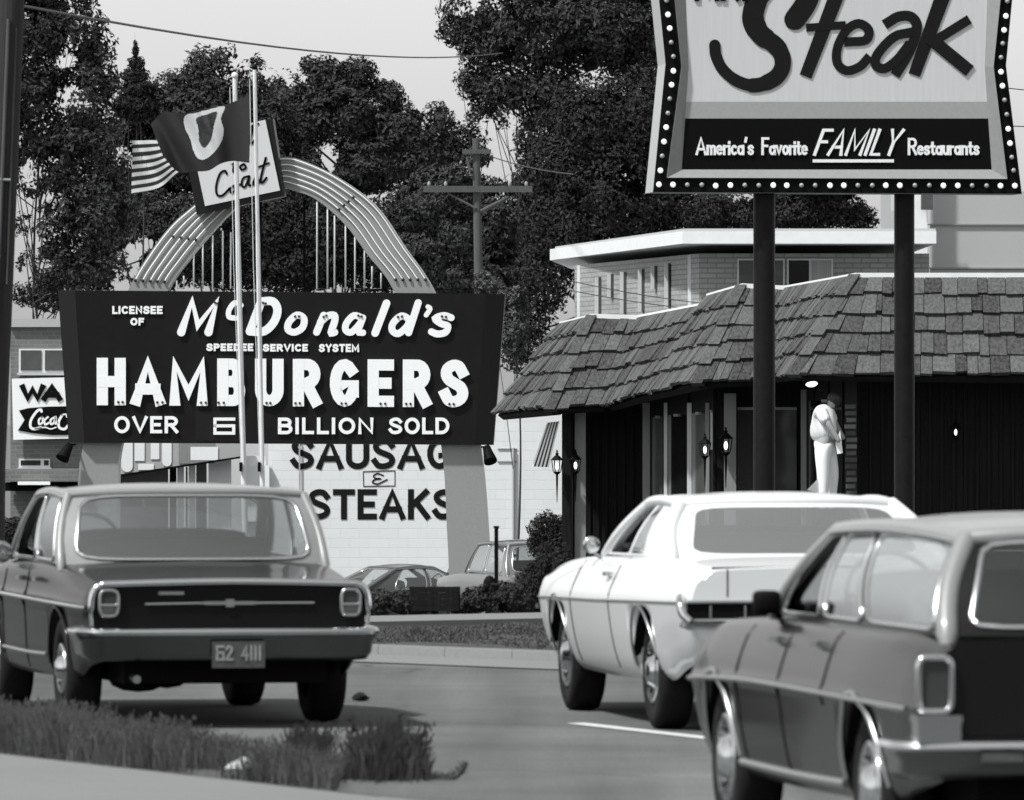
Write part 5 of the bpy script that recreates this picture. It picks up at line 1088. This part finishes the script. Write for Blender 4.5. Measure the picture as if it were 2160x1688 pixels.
    def interior(s, yr, yf, z=.97, w=.62, seatm='seat', top=1.12):
        f_ = MB(); f_.bbox((-w - .1, yr - .45, z - .012), (w + .1, yf + .8, z + .002)); f_.build("parcel_shelf", M['under'], s.o)
        for y, t in ((yr, top - .03), (yf, top)):
            b = MB(); b.grid(lambda u, v: ((2 * u - 1) * w * (1 - .06 * v), y - .05 * v + .05 * math.sin(v * 3.1), z - .05 + (t - z + .05) * (1 - (1 - v) ** 2) * (1 - .12 * abs(2 * u - 1) ** 6)), 16, 8); b.grid(lambda u, v: ((2 * u - 1) * w * (1 - .06 * v), y + .14 - .02 * v, z - .05 + (t - z + .05) * (1 - (1 - v) ** 2) * (1 - .12 * abs(2 * u - 1) ** 6)), 16, 8); b.build("seat", M[seatm], s.o)
        c = Vector((-.36, yf + .52, z + .08)); b = MB(); ax = Vector((0, -.9, .42)).normalized(); x = Vector((1, 0, 0)); yv = ax.cross(x); b.tube([c + (x * math.cos(t) + yv * math.sin(t)) * .2 for t in [k * math.pi / 12 for k in range(24)]], .012, 6, 0, True); b.tube([c - x * .2, c + x * .2], .01, 5); b.build("steering_wheel", M['seat'], s.o)
        b = MB(); b.bbox((-w - .05, yf + .62, z), (w + .05, yf + .9, z + .04)); b.tube([(0, yf + .6, z + .28), (0, yf + .62, z + .36)], .008, 5); b.box((0, yf + .58, z + .27), (.2, .02, .05)); b.build("dashboard", M['seat'], s.o)
    def sweep(s, name, path, prof, m, parent=None, smooth=True):   # plan path (x,y[,dz]); profile (outward offset, z)
        n = len(path); vs = []
        for i in range(n):
            a = Vector(path[max(i - 1, 0)][:2]); b = Vector(path[min(i + 1, n - 1)][:2]); t = (b - a).normalized(); nn = Vector((t.y, -t.x))
            for (o_, z) in prof: vs.append((path[i][0] + nn.x * o_, path[i][1] + nn.y * o_, z + (path[i][2] if len(path[i]) > 2 else 0)))
        k = len(prof); b = MB(); b.add(vs, [(i * k + j, i * k + j + 1, (i + 1) * k + j + 1, (i + 1) * k + j) for i in range(n - 1) for j in range(k - 1)], 0, smooth)
        b.add(vs[:k], [tuple(range(k))]); b.add(vs[-k:], [tuple(range(k))]); ob = b.build(name, m, parent or s.o); ob.data.set_sharp_from_angle(angle=R(50)); return ob
    def seam(s, y, z0, z1, lean=0):
        for sg_ in (-1, 1):
            b = MB(); pts = []
            for k in range(13): z = z0 + (z1 - z0) * k / 12; yy = y + lean * k / 12; pts.append((-sg_ * s.side(yy, z) * 1.0, yy, z))
            b.tube(pts, .0055, 5); b.build("door_seam", M['under'], s.bodyob)
    def sidestrip(s, name, ya, yb, z, r, m, n=40, skip=False, dz=0):
        for sg_ in (-1, 1):
            b = MB(); pts = []
            for k in range(n + 1):
                y = ya + (yb - ya) * k / n; zz = z(y) if callable(z) else z; pts.append((-sg_ * (s.side(y, zz) - .004), y, zz))
            b.tube(pts, r, 6); b.build(name, m, s.bodyob)
    def handle(s, y, z):
        for sg_ in (-1, 1):
            x = -sg_ * (s.side(y, z)); b = MB(); b.box((x + sg_ * .03, y, z), (.025, .14, .022)); b.box((x + sg_ * .012, y + .06, z), (.04, .03, .026)); b.box((x + sg_ * .012, y - .06, z), (.04, .03, .026)); b.build("door_handle", M['chrome'], s.bodyob)
def ring2(pts, n=5): return sm(pts, n)
# --- dark four-door sedan
belt = curve([(-2.34, .832), (-1.9, .868), (-1.2, .925), (-.2, .95), (1.0, .935), (2.0, .885), (2.3, .84)])
wid = curve([(-2.34, .905), (-2.1, .955), (-1.3, .99), (0, 1), (1.3, .985), (2.1, .93), (2.3, .87)])
sil = curve([(-2.34, .40), (-2.05, .36), (-1.75, .29), (0, .26), (1.8, .27), (2.3, .36)])
crs = curve([(-2.34, .715), (-1.2, .725), (1.0, .735), (2.3, .72)])
def nsec(y):
    w, b, z0, c = wid(y), belt(y), sil(y), crs(y)
    lo = sm([(.80 * w, z0), (.835 * w, z0 + .09 * (c - z0)), (.855 * w, z0 + .27 * (c - z0)), (.862 * w, z0 + .52 * (c - z0)), (.872 * w, z0 + .87 * (c - z0)), (.895 * w, c - .012)], 3)
    hi = sm([(.895 * w, c + .004), (.868 * w, c + .012), (.852 * w, c + .07), (.835 * w, b - .05), (.80 * w, b - .012), (.73 * w, b + .006), (.45 * w, b + .022), (0, b + .03)], 3)
    return lo + hi
nova = Car("sedan", "dark four-door sedan seen from behind, with light paper plate and chrome-edged tail", (-2.118, 52.1, 0), R(11.5), nsec, -2.34, 2.3, (-1.30, 1.47), sil, .365, lambda y: crs(y) - .03, .325, .735)
nova.body(M['novap']); nova.under(); nova.wheels('chrome', .15)
nova.rp = M['roofsheen']; nova.cabin(M['roofsheen'], .025, .80, .715, (-1.06, .935, -.78, 1.345), (1.02, .945, .40, 1.345), [(-.80, -.08, -.60, -.10), (.0, .85, -.04, .36)], 'glassg', ['glass', None], 'chrome', .042, (.10, .08), .03, .90, (.06, .94), True, .02, .93, 8)  # roof and pillars carry the painted sky sheen
nova.interior(-.45, .22, .955, .56, 'seat', 1.13)
nova.seam(-.04, .30, .92); nova.seam(.98, .30, .92); nova.handle(.14, .835); nova.handle(-.52, .84)
nova.sidestrip("side_trim", -2.25, 2.2, lambda y: crs(y) - .01, .012, M['chrome']); nova.sidestrip("sill_trim", -.85, 1.0, lambda y: sil(y) + .13, .012, M['chromed'])
nova.lips(M['novap'], .012)
ty = -2.345
b = MB(); a = ring2([(-.80, .58), (-.805, .70), (-.79, .815), (-.70, .835), (0, .85), (.70, .835), (.79, .815), (.805, .70), (.80, .58)], 4)
b.prism([(x, ty - .012, z) for x, z in a], [(x, ty + .02, z) for x, z in a]); tp = b.build("tail_panel", M['tailpanel'], nova.o)
b = MB(); b.tube([(x, ty - .03, z) for x, z in sm([(-.815, .60), (-.82, .70), (-.805, .80), (-.76, .838), (-.66, .846), (0, .858), (.66, .846), (.76, .838), (.805, .80), (.82, .70), (.815, .60)], 6)], [.012 if abs(i - 30) > 24 else .021 for i in range(61)], 8); b.build("tail_trim", M['chrome'], tp)
for sg_ in (-1, 1):
    L = MB(); c = (sg_ * .715, ty - .03, .735); pts = [(c[0] + .055 * math.copysign(abs(math.cos(t)) ** .5, math.cos(t)), ty - .035, c[2] + .075 * math.copysign(abs(math.sin(t)) ** .6, math.sin(t))) for t in [k * math.pi / 16 for k in range(32)]]
    L.prism(pts, [(x, y + .03, z) for x, y, z in pts]); lo = L.build("tail_light", M['lens'], nova.o); lo.name = "tail_light"
    L = MB(); L.tube(pts, .012, 6, 0, True); L.tube([(c[0] - .05, ty - .04, c[2] - .012), (c[0] + .05, ty - .04, c[2] - .012)], .009, 6); L.build("lamp_bezel", M['chromed'], lo)
    L = MB(); L.bbox((c[0] - .04, ty - .045, c[2] - .065), (c[0] + .04, ty - .038, c[2] - .02)); L.build("reverse_lens", M['panem'], lo)
b = MB(); b.tube([(-.5, ty - .022, .728), (-.2, ty - .022, .732), (.5, ty - .022, .732)], .008, 6); b.bbox((-.15, ty - .03, .722), (.15, ty - .015, .742)); b.box((0, ty - .024, .732), (.05, .02, .045)); b.build("badge_bar", M['chromed'], tp)
b = MB(); b.bbox((-.42, ty - .018, .782), (-.27, ty - .012, .80)); b.build("name_badge", M['chromed'], tp)
def bpath(hw, y, wrap, n=10, rc=.12, bow=.06):
    p = [(-hw, y + wrap), (-hw, y + wrap * .5), (-hw, y + rc)] + [(-hw + rc - rc * math.cos(R(a)), y + rc - rc * math.sin(R(a))) for a in (22, 45, 68, 90)]
    p += [(-hw + rc + (2 * hw - 2 * rc) * k / n, y - bow * math.sin(math.pi * k / n)) for k in range(1, n)]
    return p + [(-x, yy) for x, yy in reversed(p[:7])]
nb = nova.sweep("rear_bumper", bpath(.855, -2.40, .42), [(.03, .552), (.03, .528), (.012, .51), (.0, .44), (-.03, .40), (-.07, .395)], M['bumperdark'])  # face below the chrome top carries the painted dark reflection
nova.sweep('bumper_top', bpath(.855, -2.40, .42), [(-.06, .585), (.0, .594), (.035, .586), (.05, .566), (.045, .548), (.02, .545)], M['chrome'], nb)
b = MB(); pf_ = lambda x, z, o=0: Vector((x, -2.492 - o, -z)); b.box((.03, -2.49, .435), (.31, .012, .155)); pl_ = b.build("licence_plate", M['plate'], nova.o)
b = MB(); text(b, lambda x, z, o=0: Vector((x, -2.497 - o, z)), "62 4111", -.105, .165, -.49, -.40, .014, .3, lift=.002); b.v = [(x, y, -z) if z < 0 else (x, y, z) for x, y, z in b.v]; b.build("plate_lettering", M['platel'], pl_)
b = MB(); b.tube([(-.55, -2.2, .3), (-.55, -2.38, .29)], .025, 8); b.build("exhaust", M['chromed'], nova.o)
b = MB(); b.ball((-.2, -1.3, .30), (.16, .14, .1)); b.ball((.25, -1.3, .33), (.13, .13, .11)); b.bbox((-.5, -1.95, .25), (.5, -1.5, .4)); b.ball((-.42, -1.6, .27), (.18, .3, .08)); b.build("fuel_tank", M['under'], nova.o)
b = MB(); c = (-.90, .78, .98); b.lathe(c, (0, -1, 0), [(0, -.05), (.05, -.04), (.07, -.01), (.07, .01), (.062, .012), (0, .006)], 14); b.tube([(-.85, .78, .93), c], .012, 6); b.build("door_mirror", M['chrome'], nova.o)

# --- white two-door coupe
fb_t = curve([(-2.86, .955), (-2.3, .985), (-1.4, 1.0), (-.4, .985), (.9, .965), (1.8, .925), (2.45, .86), (2.66, .78)])
fwid = curve([(-2.86, .93), (-2.5, .965), (-1.5, .995), (0, 1.0), (1.5, .985), (2.3, .95), (2.66, .87)])
fsil = curve([(-2.86, .52), (-2.65, .43), (-2.3, .36), (-2.0, .30), (0, .265), (1.9, .28), (2.66, .42)])
fcr = curve([(-2.86, .765), (-1.5, .745), (0, .72), (1.6, .70), (2.66, .68)])
def fsec(y):
    w, b, z0, c = fwid(y), fb_t(y), fsil(y), fcr(y)
    lo = sm([(.86 * w, z0), (.905 * w, z0 + .1 * (c - z0)), (.945 * w, z0 + .32 * (c - z0)), (.975 * w, z0 + .63 * (c - z0)), (.99 * w, z0 + .88 * (c - z0)), (.995 * w, c - .006)], 3)
    hi = sm([(.995 * w, c + .006), (.985 * w, c + .05), (.955 * w, c + .12), (.91 * w, b - .05), (.86 * w, b - .012), (.78 * w, b + .0), (.45 * w, b + .012), (0, b + .018)], 3)
    return lo + hi
fury = Car("coupe", "big white two-door hardtop coupe with a full-width black tail lamp strip", (1.465, 51.4, 0), R(9), fsec, -2.86, 2.66, (-1.53, 1.53), fsil, .385, lambda y: fcr(y) - .02, .335, .80)
fury.body(M['furyp']); fury.under(.66); fury.wheels('chrome', .19)
fury.cabin(M['furyp'], .02, .80, .635, (-1.62, 1.0, -.98, 1.30), (.66, .98, .04, 1.30), [(-.66, -.20, -.56, -.42), (-.14, .54, -.36, -.02)], 'glassm', ['glassg', None], None, .05, (.16, .12), .045, .86, (.06, .88), False, .03, .93, 10)
fury.interior(-.75, .1, 1.0, .6, 'seat', 1.16)
fury.seam(.86, .33, .94); fury.seam(-.55, .33, .98); fury.handle(-.35, .88)
fury.sidestrip("crease_line", -2.8, 2.6, lambda y: fcr(y), .006, M['chromed']); fury.lips(M['chromed'], .009)
fy = -2.87
b = MB(); a = [(-.93, .675), (-.93, .765), (.93, .765), (.93, .675)]; b.prism([(x, fy - .012, z) for x, z in a], [(x, fy + .02, z) for x, z in a]); tl = b.build("tail_light_panel", M['black'], fury.o)
for k in range(9):
    x = -.8 + .2 * k; b = MB(); b.bbox((x - .006, fy - .02, .68), (x + .006, fy - .012, .75)); b.build("lamp_divider", M['chromed'], tl)
b = MB(); b.tube([(-.93, fy - .02, .77), (.93, fy - .02, .77)], .01, 6); b.build("lamp_trim", M['chromed'], tl)
b = MB(); b.tube([(-.78, fy + .05, .958), (0, fy + .0, .968), (.78, fy + .05, .958)], .008, 5); b.tube([(-.70, fy - .003, .80), (-.70, fy - .003, .955)], .004, 4); b.build("lid_seam", M['under'], fury.bodyob)
fury.sweep("rear_bumper", bpath(.95, -2.875, .03, 10, .02), [(-.04, .655), (.0, .662), (.02, .652), (.02, .628), (-.03, .61)], M['chrome'])
for sg_ in (-1, 1):
    b = MB(); b.tube(sm([(sg_ * .955, -2.78, .79), (sg_ * .975, -2.90, .76), (sg_ * .965, -2.93, .70), (sg_ * .93, -2.95, .66)], 4), [.026] * 13, 8); b.build("bumper_tip", M['chrome'], fury.o)
b = MB(); c = (-.93, .42, 1.04); b.lathe(c, (0, -1, .0), [(0, -.06), (.035, -.05), (.052, -.015), (.052, .01), (.044, .014), (0, .006)], 16); b.tube([(-.87, .40, .96), (-.93, .42, 1.0)], .012, 6); mr_ = b.build("door_mirror", M['chrome'], fury.o)
b = MB(); b.box((-.985, 2.1, fcr(2.1) - .06), (.02, .07, .025)); b.build("side_marker", M['lens'], fury.o)

# --- charcoal station wagon
wb_t = curve([(-2.62, .955), (-1.9, .985), (-.5, .985), (.9, .97), (1.8, .945), (2.4, .87), (2.7, .76)])
wwid = curve([(-2.62, .955), (-2.3, .975), (-1.4, 1.0), (.2, 1.0), (1.6, .985), (2.3, .93), (2.7, .82)])
wsil = curve([(-2.62, .42), (-2.2, .35), (-1.9, .30), (0, .28), (1.9, .29), (2.7, .42)])
wcr = curve([(-2.62, .705), (-1.4, .715), (.4, .72), (1.6, .70), (2.7, .66)])
def wsec(y):
    w, b, z0, c = wwid(y), wb_t(y), wsil(y), wcr(y)
    lo = sm([(.88 * w, z0), (.915 * w, z0 + .09 * (c - z0)), (.945 * w, z0 + .3 * (c - z0)), (.965 * w, z0 + .55 * (c - z0)), (.985 * w, z0 + .89 * (c - z0)), (1.0 * w, c - .01)], 3)
    hi = sm([(1.0 * w, c + .004), (.985 * w, c + .03), (.965 * w, c + .10), (.925 * w, b - .06), (.87 * w, b - .012), (.80 * w, b + .002), (.45 * w, b + .012), (0, b + .016)], 3)
    return lo + hi
wag = Car("station_wagon", "glossy charcoal station wagon in the right foreground, cut by the frame", (2.09, 36.1, 0), R(9.4), wsec, -2.62, 2.7, (-1.58, 1.50), wsil, .385, lambda y: wcr(y) - .02, .345, .82)
wag.body(M['wagonp']); wag.under(.68); wag.wheels('chrome', .2)
wag.rp = M['roofsheen']; wag.cabin(M['wagonp'], .03, .80, .66, (-2.50, .985, -2.22, 1.36), (1.0, .985, .30, 1.36), [(-2.28, -.98, -2.06, -.72), (-.86, -.06, -.62, -.10), (.04, .84, -.02, .26)], 'glassd', ['glassg', 'glass', None], 'chrome', .06, (.10, .12), .045, .90, (.07, .92), True, .03, .93, 14)  # only the roof carries the painted sky sheen
wag.interior(-.95, .1, .995, .62, 'seatl', 1.19)
wag.seam(.94, .35, .94); wag.seam(-.02, .35, .96); wag.seam(-.95, .66, .96); wag.handle(.16, .90); wag.handle(-.72, .905)
wag.sidestrip("side_trim", -2.5, 2.5, lambda y: wcr(y) - .006, .011, M['chromed']); wag.sidestrip("sill_trim", -1.15, 1.1, lambda y: wsil(y) + .06, .02, M['chromed']); wag.lips(M['chromed'], .014)
wy = -2.64
for sg_ in (-1, 1):
    L = MB(); pts = [(sg_ * (.885 + .066 * math.copysign(abs(math.cos(t)) ** .35, math.cos(t))), wy - .02, .80 + .105 * math.copysign(abs(math.sin(t)) ** .35, math.sin(t))) for t in [k * math.pi / 20 for k in range(40)]]
    L.prism(pts, [(x, y + .06, z) for x, y, z in pts]); lo = L.build("tail_light", M['lens'], wag.o)
    L = MB(); L.tube([(x, y - .005, z) for x, y, z in pts], .014, 8, 0, True); L.build("lamp_bezel", M['chrome'], lo)
b = MB(); a = [(-.80, .60), (-.80, .97), (.80, .97), (.80, .60)]; b.prism([(x, wy - .006, z) for x, z in a], [(x, wy + .02, z) for x, z in a]); tg = b.build("tailgate", M['wagonp'], wag.o)
b = MB(); b.box((0, wy - .02, .90), (.3, .03, .03)); b.build("tailgate_handle", M['chrome'], tg)
wbm = wag.sweep("rear_bumper", bpath(1.0, -2.70, .34, 10, .1, .04), [(.03, .545), (.03, .525), (.01, .50), (.01, .45), (-.02, .43), (-.07, .43)], M['bumperdark'])  # bumper face again in the metal with the dark reflection painted in
wag.sweep('bumper_top', bpath(1.0, -2.70, .34, 10, .1, .04), [(-.06, .575), (.0, .587), (.045, .577), (.055, .556), (.045, .543), (.02, .54)], M['chrome'], wbm)
for sg_ in (-1, 1):
    b = MB(); b.bbox((sg_ * .885 - .09, -2.76, .655), (sg_ * .885 + .09, -2.62, .682)); b.bbox((sg_ * .885 - .085, -2.755, .575), (sg_ * .885 + .085, -2.63, .655)); b.build("bumper_end", M['chrome'] if sg_ < 2 else M['chrome'], wag.o)
b = MB(); b.bbox((-.72, -2.765, .50), (-.55, -2.752, .535)); b.build("reflector", M['panem'], wag.o)
b = MB(); c = Vector((-.91, .62, 1.045)); b.ball((0, 0, 0), 1, 0, 20, 12); b.v = [(c.x + .062 * math.copysign(abs(x) ** .45, x), c.y + .045 * y, c.z + .052 * math.copysign(abs(z) ** .45, z)) for x, y, z in b.v]; b.tube([(-.84, .66, .98), c], .014, 6); b.build("door_mirror", M['black'], wag.o)

# --- two cars parked in the lower lot
def psec(s_):
    pb = curve([(-2.3, .80), (-1.3, .90), (.8, .90), (2.2, .80)])
    def f_(y):
        b = pb(y); w = 1 - .06 * (abs(y) / 2.3) ** 4
        return sm([(.80 * w, .3), (.86 * w, .36), (.90 * w, .55), (.90 * w, .68), (.88 * w, b - .05), (.82 * w, b), (.4 * w, b + .03), (0, b + .035)], 3)
    return f_
flat = lambda y: .3
p1 = Car("parked_car", "dark parked coupe with a sloping roof behind the hedge, under the painted white wall", (-1.9, 158, hz(158) - .16), R(-62), psec(0), -2.3, 2.2, (-1.35, 1.35), flat, .37, lambda y: .64, .33, .76)
p1.body(M['parkp'], 60); p1.under(); p1.wheels(); p1.cabin(M['parkp'], .03, .76, .56, (-1.35, .90, -.55, 1.30), (.95, .92, .25, 1.30), [(-.7, -.02, -.4, -.04), (.06, .85, .02, .22)], 'glassg', 'glassg', 'chrome', .05); p1.interior(-.5, .2, .92, .55)
p2 = Car("parked_car", "older grey parked sedan with chrome window frames beside the thin black post", (.26, 145, -1.9), R(20), psec(0), -2.3, 2.2, (-1.35, 1.35), flat, .37, lambda y: .64, .33, .76)
p2.body(M['parkp2'], 60); p2.under(); p2.wheels(); p2.cabin(M['parkp2'], .03, .78, .64, (-1.15, .90, -.85, 1.40), (.95, .92, .62, 1.40), [(-.85, -.05, -.7, -.05), (.04, .82, .04, .56)], 'glassd', 'glassd', 'chrome', .05); p2.interior(-.5, .2, .92, .55)
